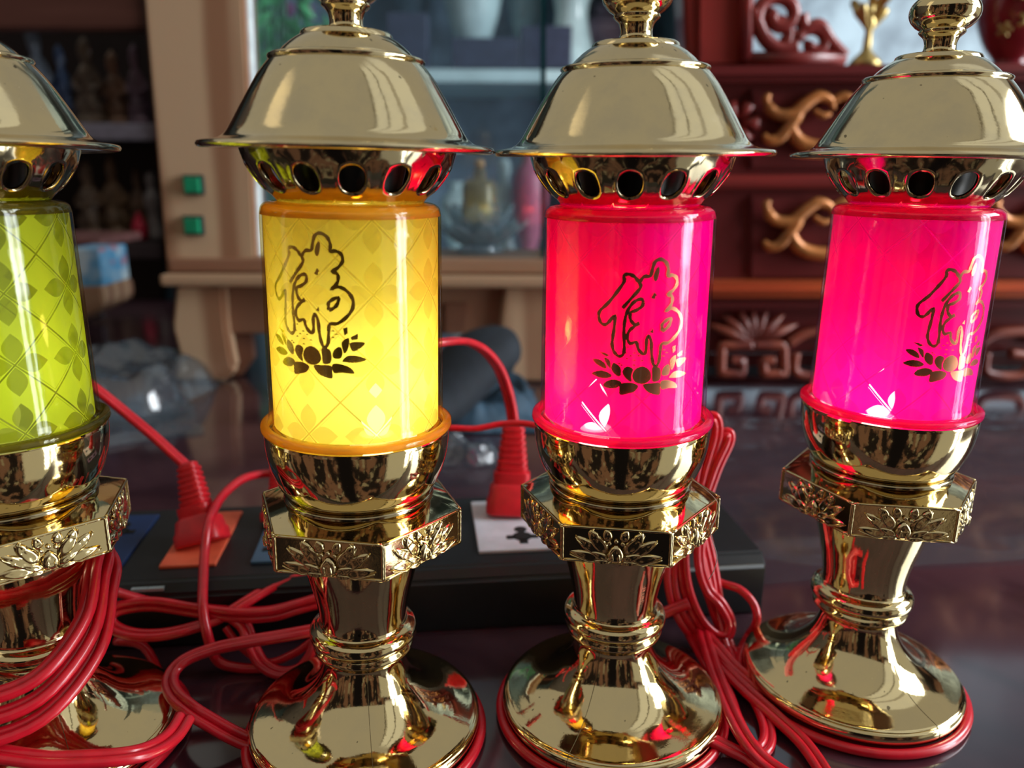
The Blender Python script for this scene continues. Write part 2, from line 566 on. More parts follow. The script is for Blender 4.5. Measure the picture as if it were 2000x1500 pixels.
DEC_F = [[(2.61,26.55),(2.09,27.75),(2.82,29.79),(3.52,30.21),(3.65,28.88),(3.21,26.98)],[(1.76,12.41),(2.64,13.45),(2.77,12.13)],[(0.04,2.68),(1.62,2.0),(2.5,0.7),(2.58,-0.88),(1.49,-1.95),(0.1,-2.29),(-1.46,-1.88),(-2.38,-0.78),(-2.5,0.65),(-1.62,2.07)],[(3.09,2.41),(5.17,2.03),(5.62,0.03),(5.1,-1.52),(3.3,-1.71),(3.03,0.52)],[(-3.91,2.67),(-2.52,1.91),(-2.96,0.01),(-2.84,-1.64),(-4.39,-0.72),(-5.35,0.89),(-4.95,2.17)],[(-7.87,3.6),(-6.07,2.44),(-5.84,0.24),(-6.83,-0.13),(-8.35,1.36),(-8.45,2.62)],[(-13.89,4.14),(-11.94,4.2),(-10.39,3.15),(-10.03,1.76),(-11.88,2.31),(-13.2,3.12)],[(-10.54,4.97),(-9.05,4.15),(-8.74,1.96),(-9.75,2.89),(-10.41,4.03)],[(-14.11,-0.02),(-11.84,1.05),(-9.63,0.78),(-8.36,-0.22),(-9.88,-0.99),(-12.11,-0.9)],[(-10.6,-3.29),(-9.85,-1.94),(-7.71,-1.2),(-5.61,-1.97),(-6.86,-3.56),(-9.17,-3.8)],[(-5.84,-2.36),(-3.13,-1.96),(-0.96,-2.84),(-1.81,-4.43),(-3.61,-5.09),(-5.82,-5.49),(-6.01,-3.58)],[(0.64,-2.46),(3.1,-2.24),(5.34,-2.31),(5.59,-3.8),(5.42,-5.71),(2.59,-5.03),(1.17,-3.85)],[(5.8,-1.96),(7.81,-1.71),(10.43,-2.74),(11.35,-4.32),(8.32,-4.08),(6.13,-4.17)],[(8.49,-0.89),(9.9,0.47),(12.32,0.46),(14.65,-0.65),(12.04,-1.36),(9.25,-1.17)],[(6.03,-0.01),(6.27,1.87),(7.82,2.93),(8.55,1.65),(8.01,-0.14)],[(8.81,1.62),(8.47,4.13),(10.35,5.24),(10.13,2.8),(9.35,1.3)],[(10.87,2.33),(10.55,3.95),(12.88,4.22),(14.49,3.82),(13.03,2.41),(11.47,1.74)],[(9.23,6.0),(8.92,7.85),(10.03,8.2),(10.06,6.6)],[(10.8,5.5),(12.7,6.46),(12.61,4.95),(11.05,4.78)],[(-12.17,6.45),(-10.74,6.36),(-9.16,5.71),(-10.08,5.26)],[(-4.6,8.12),(-4.13,8.5),(-3.64,8.14)],[(-2.73,6.44),(-2.27,6.82),(-1.77,6.45)],[(-5.13,6.39),(-4.67,6.78),(-4.17,6.42)],[(-3.75,5.65),(-3.29,6.03),(-2.79,5.66)],[(-1.49,5.67),(-1.03,6.04),(-0.52,5.66)],[(-4.77,4.84),(-4.31,5.23),(-3.81,4.87)],[(-2.65,4.42),(-2.18,4.79),(-1.69,4.42)],[(-0.52,4.25),(-0.05,4.62),(0.46,4.24)],[(5.7,7.1),(6.22,7.44),(6.8,7.02)],[(6.6,6.25),(7.14,6.58),(7.73,6.15)],[(5.63,5.39),(6.15,5.72),(6.73,5.3)],[(-2.75,3.0),(-2.28,3.38),(-1.78,3.01)],[(-6.21,2.91),(-5.74,3.3),(-5.25,2.95)],[(-6.83,3.35),(-6.36,3.75),(-5.86,3.39)]]
DEC_S.append([(5.35, 12.6), (6.8, 13.3), (7.8, 14.6), (7.9, 15.95), (6.5, 15.5), (5.35, 14.5), (5.3, 13.5), (5.35, 12.6)])


def on_cyl(u, z, R, a0, z0):
    a = a0 + u / 24.4
    return Vector((R * MM * math.cos(a), R * MM * math.sin(a), (z0 + z) * MM))


def decal_bm(a0, z0, strokes, fills, wdt=0.95, R=24.35):
    bm = bmesh.new()
    for st in strokes:
        p = catmull([Vector((x, y, 0)) for x, y in st], 3)
        L, Rr = [], []
        for i, q in enumerate(p):
            t = (p[min(i + 1, len(p) - 1)] - p[max(i - 1, 0)])
            if t.length < 1e-6:
                t = Vector((1, 0, 0))
            t.normalize()
            n = Vector((-t.y, t.x, 0)) * wdt / 2 * (1 + .18 * math.sin(i * 1.7))
            L.append(bm.verts.new(on_cyl(q.x + n.x, q.y + n.y, R, a0, z0)))
            Rr.append(bm.verts.new(on_cyl(q.x - n.x, q.y - n.y, R, a0, z0)))
        for i in range(len(p) - 1):
            try:
                bm.faces.new((L[i], L[i + 1], Rr[i + 1], Rr[i]))
            except ValueError:
                pass
    for fl in fills:
        cx = sum(q[0] for q in fl) / len(fl)
        cy = sum(q[1] for q in fl) / len(fl)
        pp = catmull([Vector((x, y, 0)) for x, y in fl], 3 if len(fl) > 4 else 1, True)
        c = bm.verts.new(on_cyl(cx, cy, R, a0, z0))
        mid, outr = [], []
        for q in pp:
            mid.append(bm.verts.new(on_cyl(cx + (q.x - cx) * .5, cy + (q.y - cy) * .5, R, a0, z0)))
            outr.append(bm.verts.new(on_cyl(cx + (q.x - cx) * 1.03, cy + (q.y - cy) * 1.03, R, a0, z0)))
        n = len(pp)
        for i in range(n):
            j = (i + 1) % n
            bm.faces.new((c, mid[i], mid[j]))
            bm.faces.new((mid[i], outr[i], outr[j], mid[j]))
    for f_ in bm.faces:
        ctr = f_.calc_center_median()
        f_.normal_update()
        if f_.normal.dot(Vector((ctr.x, ctr.y, 0))) < 0:
            f_.normal_flip()
    return bm


def petal(bm, cx, cz, ang, ln, wd, h, y0):
    """a raised pointed petal on the plane y=-y0 (outwards = -y); root at cx,cz"""
    NR, NA = 4, 18
    rows = []
    ca, sa = math.cos(ang), math.sin(ang)
    for i in range(NR + 1):
        rho = i / NR
        row = []
        for k in range(NA):
            t = 2 * PI * k / NA
            lx = math.cos(t)
            wy = math.sin(t) * (1 - .25 * lx) * (1 - 0.35 * max(0, lx) ** 3)
            px = ln * (.5 + .5 * rho * lx)
            py = wd * .5 * rho * wy
            hh = h * (1 - rho ** 3) * (1 - .25 * math.cos(t * 2) * rho) + (h * .35 if 0.6 < rho < 0.9 else 0)
            X = cx + px * ca - py * sa
            Z = cz + px * sa + py * ca
            row.append(bm.verts.new((X * MM, -(y0 + hh) * MM, Z * MM)))
            if i == 0:
                break
        rows.append(row)
    for k in range(NA):
        bm.faces.new((rows[0][0], rows[1][k], rows[1][(k + 1) % NA]))
        for i in range(1, NR):
            bm.faces.new((rows[i][k], rows[i + 1][k], rows[i + 1][(k + 1) % NA], rows[i][(k + 1) % NA]))


def relief_bm():
    """lotus spray in low relief, about 22 x 9 mm, centred, facing -y"""
    bm = bmesh.new()
    rd = math.radians
    for s in (-1, 1):
        def A(a):
            return rd(90 - s * a)
        petal(bm, s * 3.2, -3.6, A(80), 8.2, 2.6, .55, 0)
        petal(bm, s * 2.2, -2.6, A(62), 8.8, 3.0, .55, .05)
        petal(bm, s * 5.2, -1.6, A(52), 5.6, 2.6, .6, .0)
        petal(bm, s * 2.0, -2.0, A(42), 7.2, 3.2, .6, .1)
        petal(bm, s * 4.6, 0.6, A(28), 3.6, 2.6, .6, .1)
        petal(bm, s * 1.7, 1.2, A(16), 3.2, 2.3, .6, .1)
        petal(bm, s * 1.4, -3.4, A(70), 5.4, 1.8, .6, .25)
        petal(bm, s * 1.2, -4.2, A(88), 4.6, 1.2, .5, .2)
        petal(bm, s * 1.6, .2, A(0), 1.1, 1.0, .55, .15)
    petal(bm, 0, -4.3, rd(90), 4.6, 4.0, .7, .35)
    petal(bm, 0, 0.8, rd(90), 1.1, 1.1, .55, .2)
    petal(bm, -.8, -3.9, rd(90), 2.4, .7, .5, .9)
    petal(bm, .8, -3.9, rd(90), 2.4, .7, .5, .9)
    # outlines
    for s in (-1, 1):
        for q in ([(3, -3.6), (6.5, -4.4), (10.4, -3.0), (11.2, -2.6)], [(2, -2.4), (6, -1.6), (9.4, 1.0), (9.9, 1.9)],
                  [(1.8, -1.5), (4, 1.4), (6.0, 3.4), (5.4, 4.2)]):
            tube(bm, [(s * x * MM, -.45 * MM, z * MM) for x, z in q], .17 * MM, 6)
    return finish(bm)


HEX_TOP, HEX_BOT, HEX_R = -100.35, -111.66, 31.7


def build_lamp(name, label, X, D, dz, ax, ay, hexphi, film, shade_m, edge_m, dec, bulb, seam_deg, shadelabel, bulb_col, bulb_pow, bulb_off, glow_m):
    t = thing(name, label, 'lamp', (X * MM, D * MM, dz * MM), (-ay * MM, ax * MM, 0))
    # stand
    bm = bmesh.new()
    base = [(30, -180.6), (36.6, -180.6), (37.5, -180.0), (38.0, -178.2), (37.8, -176.8), (37.3, -176.1), (36.7, -175.9), (36.8, -175.5)]
    dome = smooth_prof([(36.8, -175.5), (35.8, -175.05), (32.6, -174.3), (29.2, -173.35), (26.0, -172.0), (23.2, -170.3), (20.6, -168.2), (18.0, -165.5), (15.8, -162.6),
                        (14.1, -159.2), (13.15, -155.7), (13.0, -152.6), (13.9, -151.4)], 4)
    ringp = [(14.9, -151.2), (15.8, -150.6), (16.1, -149.7), (15.9, -148.7), (15.3, -148.1), (15.2, -147.8), (16.2, -147.2), (17.0, -146.1), (17.2, -144.9),
             (17.0, -143.6), (16.2, -142.5), (15.0, -141.9), (14.2, -141.5)]
    stem = smooth_prof([(13.8, -140.8), (13.9, -138.0), (14.5, -134.0), (15.6, -129.0), (16.9, -124.0), (18.1, -119.0), (19.2, -114.0), (20.2, -110.9)], 4)
    lathe(bm, P_(base + dome[1:] + ringp + stem), 128)
    obj('pedestal', bm, M_GOLD, t, angle=50)
    bm = bmesh.new()
    lathe(bm, P_([(0, -183.9), (35.0, -183.9), (35.6, -183.3), (35.6, -180.7), (0, -180.7)]), 96)
    obj('base_pad', bm, M_PAD, t, angle=50)
    # mould seam, a fine raised line down the pedestal
    bm = bmesh.new()
    for a in (math.radians(seam_deg),):
        pts = [(r + .04, z) for r, z in (base[2:] + dome[1:])]
        tube(bm, [((r * math.cos(a)) * MM, (r * math.sin(a)) * MM, (z + H0) * MM) for r, z in pts], .10 * MM, 5)
    obj('mould_seam', bm, M_SEAM, t)
    # hexagonal block
    bm = bmesh.new()
    hp = math.radians(hexphi)

    def hexring(r, z, n=6):
        return [bm.verts.new((r * MM * math.cos(hp + PI / 3 * i), r * MM * math.sin(hp + PI / 3 * i), (z + H0) * MM)) for i in range(n)]
    A = hexring(HEX_R - 4, HEX_BOT - .1)
    B = hexring(HEX_R, HEX_BOT)
    Cc = hexring(HEX_R, HEX_TOP)
    E_ = hexring(23.4, -97.4)
    F_ = hexring(19.5, -97.2)
    for a, b in ((A, B), (B, Cc), (Cc, E_), (E_, F_)):
        for i in range(6):
            j = (i + 1) % 6
            bm.faces.new((a[i], a[j], b[j], b[i]))
    bm.faces.new(A[::-1])
    bm.faces.new(F_)
    finish(bm)
    es = [e for e in bm.edges]
    bmesh.ops.bevel(bm, geom=es, offset=.35 * MM, segments=2, affect='EDGES')
    hb = obj('hexagonal_block', bm, M_GOLD, t, smooth=True, angle=25)
    apo = HEX_R * math.cos(PI / 6)
    zc = (HEX_TOP + HEX_BOT) / 2
    for i in range(6):
        an = hp + PI / 3 * (i + .5)
        bm = bmesh.new()
        hw, hh = HEX_R / 2 - .2, (HEX_TOP - HEX_BOT) / 2 - .25
        cs = [(-hw, -hh), (hw, -hh), (hw, hh), (-hw, hh)]
        for k in range(4):
            a, b = cs[k], cs[(k + 1) % 4]
            n = 14
            tube(bm, [((a[0] + (b[0] - a[0]) * q / n) * MM, -.12 * MM, (a[1] + (b[1] - a[1]) * q / n) * MM) for q in range(n + 1)],
                 [(.42 + .05 * math.sin(q * 2.3 + k)) * MM for q in range(n + 1)], 8)
        fr = obj('panel_frame', bm, M_GOLD_REL, hb)
        fr.location = (apo * MM * math.cos(an), apo * MM * math.sin(an), (zc + H0) * MM)
        fr.rotation_euler = (0, 0, an + PI / 2)
        global REL_ME
        if REL_ME is None:
            rb_ = relief_bm()
            bmesh.ops.scale(rb_, vec=(1.20, 1.45, 1.26), verts=rb_.verts)
            o = obj('lotus_relief', rb_, M_GOLD_REL, hb)
            REL_ME = o.data
        else:
            o = bpy.data.objects.new('lotus_relief', REL_ME)
            C.objects.link(o)
            o.parent = hb
        o.location = fr.location
        o.rotation_euler = fr.rotation_euler
    # neck ring + bowl
    bm = bmesh.new()
    lathe(bm, P_(smooth_prof([(19.0, -97.6), (22.3, -97.4), (22.7, -96.6), (22.2, -95.9), (20.6, -95.7), (19.5, -95.6)], 2)), 96)
    obj('neck_ring', bm, M_VENT, t, angle=50)
    bm = bmesh.new()
    lathe(bm, P_([(19.0, -95.5), (21.6, -95.4)] + smooth_prof([(22.0, -94.9), (23.3, -93.4), (24.6, -91.0), (25.9, -87.6), (26.9, -83.6), (27.4, -79.6), (27.5, -76.2)], 4)
                 + [(27.3, -75.7), (26.3, -75.6), (25.2, -76.6), (22, -84), (10, -88), (0, -88)]), 128)
    obj('bowl', bm, M_GOLD, t, angle=50)
    # bulb and holder
    bm = bmesh.new()
    lathe(bm, P_([(0, -87.9), (8, -87.9), (8, -80), (6.5, -78.5), (5.0, -76.5), (0, -76.5)]), 32, loc=(bulb_off[0] * MM, bulb_off[1] * MM, 0))
    obj('bulb_holder', bm, M_BULBH, t, angle=40)
    bm = bmesh.new()
    lathe(bm, P_([(3.0, -76.3)] + smooth_prof([(3.6, -75.2), (4.4, -72.5), (4.4, -70.0), (3.5, -66.5), (2.0, -63.5), (0.0, -61.0)], 4)), 32, loc=(bulb_off[0] * MM, bulb_off[1] * MM, 0))
    bu = obj('flame_bulb', bm, bulb, t)
    ldt = bpy.data.lights.new('bulb_light', 'POINT')
    ldt.energy = bulb_pow
    ldt.color = bulb_col
    ldt.shadow_soft_size = 0.005
    lob = bpy.data.objects.new('bulb_light', ldt)
    C.objects.link(lob)
    lob.parent = t
    lob.location = (bulb_off[0] * MM, bulb_off[1] * MM, (-56 + H0) * MM)
    # clear shade: flange, straight wall, rounded shoulder
    bm = bmesh.new()
    lathe(bm, P_([(24.7, -75.3), (27.9, -75.2), (28.3, -74.7), (28.2, -73.6), (27.6, -73.2), (26.1, -72.9), (25.75, -72.2), (25.6, -70),
                  (25.35, -40), (25.1, -14.5)] + smooth_prof([(25.05, -13.0), (24.6, -11.2), (23.3, -10.1), (21.4, -9.7)], 3) + [(20.3, -9.7), (20.3, -10.5), (23.2, -10.9), (24.3, -13), (24.6, -40), (24.8, -75.3)]), 96, close=True)
    sh = obj('shade', bm, shade_m, t, angle=45)
    if shadelabel:
        sh['label'] = shadelabel
    # a ring of deeper plastic at flange and shoulder
    bm = bmesh.new()
    lathe(bm, P_([(25.9, -75.1), (28.05, -75.0), (28.15, -74.6), (28.05, -73.7), (27.5, -73.3), (25.9, -73.1)]), 96, close=True)
    obj('flange_rim', bm, edge_m, t)
    bm = bmesh.new()
    lathe(bm, P_([(24.9, -13.2), (24.3, -11.3), (23.2, -10.4), (21.0, -10.0), (21.0, -10.3), (23.0, -10.7), (24.1, -11.8), (24.7, -13.2)]), 96, close=True)
    obj('shoulder_rim', bm, edge_m, t)
    # patterned sleeve
    bm = bmesh.new()
    lathe(bm, P_([(24.15, -73.4), (24.15, -12.2)]), 128)
    obj('patterned_sleeve', bm, film, t)
    if dec:
        a0, z0 = math.radians(dec[0]), dec[1]
        o = obj('character_print', decal_bm(a0, z0, DEC_S, DEC_F[:2]), M_PRINT, t, smooth=True)
        o = obj('lotus_print', decal_bm(a0, z0, [], DEC_F[2:]), M_PRINT, t, smooth=True)
    # pierced vent bowl
    bm = bmesh.new()
    prof = smooth_prof([(20.2, -9.6), (21.4, -8.2), (23.4, -6.3), (25.6, -3.7), (27.4, -.8), (28.8, 2.0), (29.5, 4.4)], 8)
    def surf(v):
        x = max(0, min(.99999, v)) * (len(prof) - 1)
        i = int(x)
        fr_ = x - i
        return (prof[i][0] + (prof[i + 1][0] - prof[i][0]) * fr_, prof[i][1] + (prof[i + 1][1] - prof[i][1]) * fr_)
    NH = 14
    NB = 40
    off = math.radians(-90 + (math.degrees(math.atan2(-X, D)) * -1) * -1)
    for hI in range(NH):
        t0 = off + 2 * PI * hI / NH
        dth = PI / NH
        holec = []
        grid = []
        for k in range(NB):
            a = 2 * PI * k / NB
            ca, sa = math.cos(a), math.sin(a)
            mxx = max(abs(ca), abs(sa))
            rx, rv = ca / mxx, sa / mxx
            row = []
            for q in range(6):
                f_ = q / 5
                hx_, hv = ca * .60, sa * .225
                uu = hx_ + (rx - hx_) * f_
                vv = .50 + hv + (.5 * rv - hv) * f_
                r, z = surf(vv)
                th_ = t0 + dth * uu
                # raised lip next to the hole
                lip = .35 * math.exp(-(f_ * 5) ** 2 * .9)
                row.append(bm.verts.new(((r + lip) * MM * math.cos(th_), (r + lip) * MM * math.sin(th_), (z + H0) * MM)))
            grid.append(row)
        for k in range(NB):
            a, b = grid[k], grid[(k + 1) % NB]
            for q in range(5):
                bm.faces.new((a[q], a[q + 1], b[q + 1], b[q]))
    bmesh.ops.remove_doubles(bm, verts=bm.verts, dist=.00002)
    finish(bm)
    vb = obj('vent_bowl', bm, M_VENT, t)
    solidify(vb, 1.1 * MM, -1.0 if vent_out(vb) else 1.0)
    # dark inner plug under the cap, disc added to stop bulb light leaking
    bm = bmesh.new()
    lathe(bm, P_([(0, -9.3), (19.6, -9.3), (19.6, -8.8), (15, -8.2), (14, -6.0), (15, -2), (16, 3.7), (0, 3.7)]), 48)
    obj('inner_light_block', bm, M_INNER, t, angle=40)
    # cap
    bm = bmesh.new()
    lathe(bm, P_([(0, 3.8), (30, 3.8), (38.9, 3.75), (39.6, 4.0), (39.95, 4.7), (39.6, 5.4), (38.7, 5.65)]
                 + smooth_prof([(36.6, 5.9), (34.2, 6.5), (32.4, 7.9), (30.9, 10.2), (28.6, 14.2), (26.2, 18.3), (23.7, 22.3), (21.7, 25.0), (20.5, 26.4)], 4)
                 + [(20.55, 26.55), (20.85, 26.95), (20.75, 27.5), (20.2, 27.85), (19.0, 27.9), (18.2, 27.75)]
                 + smooth_prof([(18.0, 28.2), (16.7, 29.6), (14.7, 31.3), (12.9, 32.5), (12.3, 32.8)], 3)
                 + [(12.05, 33.6), (11.6, 34.1), (5.0, 34.4), (0, 34.4)]), 128)
    obj('cap', bm, M_GOLD_CAP, t, angle=50)
    bm = bmesh.new()
    lathe(bm, P_([(5.6, 34.3), (5.2, 34.9)] + smooth_prof([(4.6, 35.6), (4.4, 37.0), (4.9, 38.9), (6.2, 40.2)], 3) + [(6.5, 40.6), (6.3, 41.2), (6.6, 41.5)]
                 + smooth_prof([(7.6, 42.1), (9.2, 43.9), (9.8, 46.0), (9.3, 48.2), (7.7, 50.2), (5.7, 51.9), (3.8, 53.6), (2.4, 55.3), (1.3, 57.0), (0, 57.8)], 4)), 64)
    obj('finial', bm, M_GOLD, t, angle=60)
    return t


def vent_out(o):
    p = o.data.polygons[0]
    c = p.center
    return p.normal.dot(Vector((c.x, c.y, 0))) > 0


REL_ME = None
M_PAD = simple('dark_red_pad', (0.28, 0.006, 0.012), 0.4)
M_BULBH = simple('bulb_holder_plastic', (0.7, 0.7, 0.66), 0.5)
M_INNER = simple('light_block_metal', (0.02, 0.018, 0.016), 0.35, 0.6)

M_SH_PINK = clear_mat('clear_pink_plastic', (0.985, 0.86, 0.96), (0.93, 0.62, 0.82), 1.0, 0.05)
M_SH_YEL = clear_mat('clear_amber_plastic', (0.99, 0.96, 0.82), (0.95, 0.78, 0.42), 1.0, 0.05)
M_SH_GRN = clear_mat('clear_olive_plastic', (0.96, 0.96, 0.82), (0.80, 0.74, 0.50), 1.0, 0.05)
M_ED_PINK = clear_mat('pink_rim_plastic', (0.90, 0.20, 0.45), (0.85, 0.12, 0.35), 1.0, 0.05, 2.0, 0.55, (0.85, 0.02, 0.26))
M_ED_YEL = clear_mat('amber_rim_plastic', (0.90, 0.55, 0.14), (0.8, 0.42, 0.08), 1.0, 0.05, 2.0, 0.5, (0.98, 0.72, 0.13))
M_ED_GRN = clear_mat('olive_rim_plastic', (0.60, 0.50, 0.16), (0.5, 0.4, 0.1), 1.0, 0.05, 2.0, 0.4, (0.30, 0.26, 0.04))

M_F3 = film_mat('magenta_sleeve_near', (0.92, 0.001, 0.68), (1.0, 0.78, 0.80), (1.0, 0.010, 0.30), -107.5, 111.7, .20, .40)
M_F4 = film_mat('magenta_sleeve_far', (0.92, 0.001, 0.68), (1.0, 0.78, 0.80), (1.0, 0.010, 0.46), -110.9, 111.7, .20, .40)
M_F2 = film_mat('yellow_sleeve', (0.90, 0.83, 0.16), (0.92, 0.78, 0.40), (0.98, 0.93, 0.28), -67.0, 112.9, .34, .60)
M_F1 = film_mat('green_sleeve', (0.80, 0.90, 0.10), (0.52, 0.52, 0.20), (0.84, 0.95, 0.12), -45.7, 112.2, .62, .75)

M_BU_P = emis('lit_bulb_rose', (1.0, 0.74, 0.62), 14.0)
M_BU_Y = emis('lit_bulb_warm', (1.0, 0.88, 0.60), 7.0)
M_BU_G = emis('dim_bulb_green', (0.8, 0.85, 0.4), 0.6)

L1 = build_lamp('table_lamp', 'gold altar lamp with a green patterned shade, cut off by the left edge', -149.85, 223.34, .6, -4.06, 13.27, -14.74,
                M_F1, M_SH_GRN, M_ED_GRN, None, M_BU_G, -50, 'green patterned shade', (0.9, 1.0, 0.35), 0.017, (0, 0), None)
L2 = build_lamp('table_lamp', 'gold altar lamp with a lit yellow patterned shade', -48.44, 229.72, .8, 17.85, -3.06, -68.21,
                M_F2, M_SH_YEL, M_ED_YEL, (-107.1, 135.0), M_BU_Y, -76, 'lit yellow patterned shade', (1.0, 0.94, 0.52), 0.044, (6.5, -5), None)
L3 = build_lamp('table_lamp', 'gold altar lamp with a pink shade standing between the yellow lamp and another pink lamp', 35.41, 241.69, 0, -7.25, -15.55, -128.57,
                M_F3, M_SH_PINK, M_ED_PINK, (-86.06, 128.9), M_BU_P, -118, 'lit pink shade with character at its centre', (1.0, 0.10, 0.06), 0.080, (-9, -6), None)
L4 = build_lamp('table_lamp', 'rightmost gold altar lamp, its pink shade printed near the right edge', 125.26, 257.01, -.4, 12.44, 3.57, -66.72,
                M_F4, M_SH_PINK, M_ED_PINK, (-77.5, 128.4), M_BU_P, -66, 'lit pink shade with character near its right edge', (1.0, 0.10, 0.07), 0.075, (-7, -8), None)


# ================================================================== setting
def struct(name, bm, m, **kw):
    o = obj(name, bm, m, **kw)
    o['kind'] = 'structure'
    return o


bm = bmesh.new(); box(bm, (0, 1.4, -.905), (5.0, 3.2, .03))
struct('floor', bm, simple('floor_tile', (0.020, 0.017, 0.015), 0.6, 0, 0, .08, 6), smooth=False)
bm = bmesh.new(); box(bm, (0, 2.32, .3), (5.0, .04, 2.4))
struct('wall_back', bm, simple('blue_grey_wall', (0.065, 0.115, 0.155), 0.6, 0, 0, .35, 4), smooth=False)
bm = bmesh.new(); box(bm, (-2.3, 1.2, .3), (.04, 2.4, 2.4))
struct('wall_left', bm, simple('dim_plaster', (0.07, 0.055, 0.055), 0.7, 0, 0, .2, 4), smooth=False)

# ------------------------------------------------------------------ table
tb = thing('display_table', 'dark glossy table carrying all the lamps', 'table', (0, .65, -.89))
bm = bmesh.new(); box(bm, (.15, .0025, .875), (2.3, .965, .03), bevel=.003)
obj('tabletop', bm, M_TABLE, tb, smooth=False)
for sx_ in (-.95, 1.25):
    for sy_ in (-.42, .42):
        bm = bmesh.new(); box(bm, (sx_, sy_, .43), (.06, .06, .86), bevel=.003)
        obj('leg', bm, M_RED_D, tb, smooth=False)

# ------------------------------------------------------------------ power strip
YAW = math.radians(6.5)
SC = Vector((-.085, .322, .002))
st = thing('power_strip', 'long black power strip lying behind the lamps', 'power strip', SC, (0, 0, YAW))
bm = bmesh.new()
W2, D2, HH = .190, .038, .026
prof = [(-D2, -.0018), (-D2 - .0005, .021), (-D2 + .004, .0255), (D2 - .003, .026), (D2, .023), (D2, -.0018)]
ra = [bm.verts.new((-W2, y, z)) for y, z in prof]
rb = [bm.verts.new((W2, y, z)) for y, z in prof]
for i in range(len(prof)):
    j = (i + 1) % len(prof)
    bm.faces.new((ra[i], ra[j], rb[j], rb[i]))
bm.faces.new(ra[::-1]); bm.faces.new(rb); finish(bm)
bmesh.ops.bevel(bm, geom=list(bm.edges), offset=.0012, segments=3, affect='EDGES')
obj('housing', bm, M_BLACK, st, angle=35)


def strip_local(p):
    q = Vector(p) - SC
    return Vector((q.x * math.cos(YAW) + q.y * math.sin(YAW), -q.x * math.sin(YAW) + q.y * math.cos(YAW), q.z))


def socket(pxl, pxr, colname, colr, py=1055, slots=(.012, -.011), wmin=None):
    a = strip_local(atH(pxl, py, 28.3)); b = strip_local(atH(pxr, py, 28.3))
    cx, wd = (a.x + b.x) / 2, b.x - a.x
    bm = bmesh.new(); box(bm, (cx, 0.001, .0263), (wd, .052, .0016), bevel=.0005)
    so = obj('socket_plate', bm, simple(colname, colr, .4, 0, 0, .08, 80), st, smooth=False)
    so['label'] = colname.replace('_', ' ')
    for dy in slots:
        bm = bmesh.new()
        lathe(bm, [(0, .0273), (.0028, .0273), (.0028, .0268), (0, .0268)], 20, loc=(cx, dy + .004, 0))
        lathe(bm, [(0, .0273), (.0042, .0273), (.0042, .0268), (0, .0268)], 24, loc=(cx, dy - .003, 0))
        box(bm, (cx - .0052, dy - .0035, .02705), (.0035, .0035, .0005)); box(bm, (cx + .0052, dy - .0035, .02705), (.0035, .0035, .0005))
        box(bm, (cx, dy - .008, .02705), (.0036, .004, .0005))
        obj('socket_hole', bm, M_HOLE, so, smooth=False)
    return cx


socket(168, 276, 'blue_socket_plate', (0.012, 0.035, 0.12))
socket(345, 446, 'orange_socket_plate', (0.75, 0.13, 0.06), slots=())
socket(508, 600, 'blue_grey_socket_plate', (0.05, 0.12, 0.20))
socket(770, 858, 'lilac_socket_plate', (0.17, 0.12, 0.24))
socket(931, 1112, 'white_socket_plate', (0.62, 0.63, 0.70), slots=(-.010,))
bm = bmesh.new()
for px in (283, 314):
    p = strip_local(atH(px, 1148, 23))
    box(bm, (p.x, -D2 + .0015, .0233), (.006, .0022, .0012))
obj('ridge_glint', bm, simple('painted_glint', (.3, .36, .38), .2), st, smooth=False)  # pale blocks painted as the two reflected glints on the ridge


# ------------------------------------------------------------------ cords
def cord(label, pts, group=None, r=1.55, twin=True, closed=False, n=9, up=Vector((0, 0, 1)), plug=None, m=None):
    """pts: (px, py, D) on the view or Vector places"""
    P = []
    for p in pts:
        if isinstance(p, Vector):
            P.append(p)
        elif len(p) == 4:
            P.append(atH(p[0], p[1], p[3]))
        else:
            P.append(atD(*p))
    for q in P:
        q.z = max(q.z, (r + .15) * MM)
    C0 = catmull(P, n, closed)
    bm = bmesh.new()
    if twin:
        tube(bm, C0, r * MM, 12, closed, upv=up, offset=-r * .93 * MM)
        tube(bm, C0, r * MM, 12, closed, upv=up, offset=r * .93 * MM)
    else:
        tube(bm, C0, r * MM, 12, closed, upv=up)
    finish(bm)
    o = obj('power_cord', bm, m or M_CORD, LAMP_OF[0])
    if LAMP_OF[0] is not None:
        Lp = LAMP_OF[0]
        o.matrix_parent_inverse = (Matrix.Translation(Lp.location) @ Lp.rotation_euler.to_matrix().to_4x4()).inverted()
    o['label'] = label
    return o


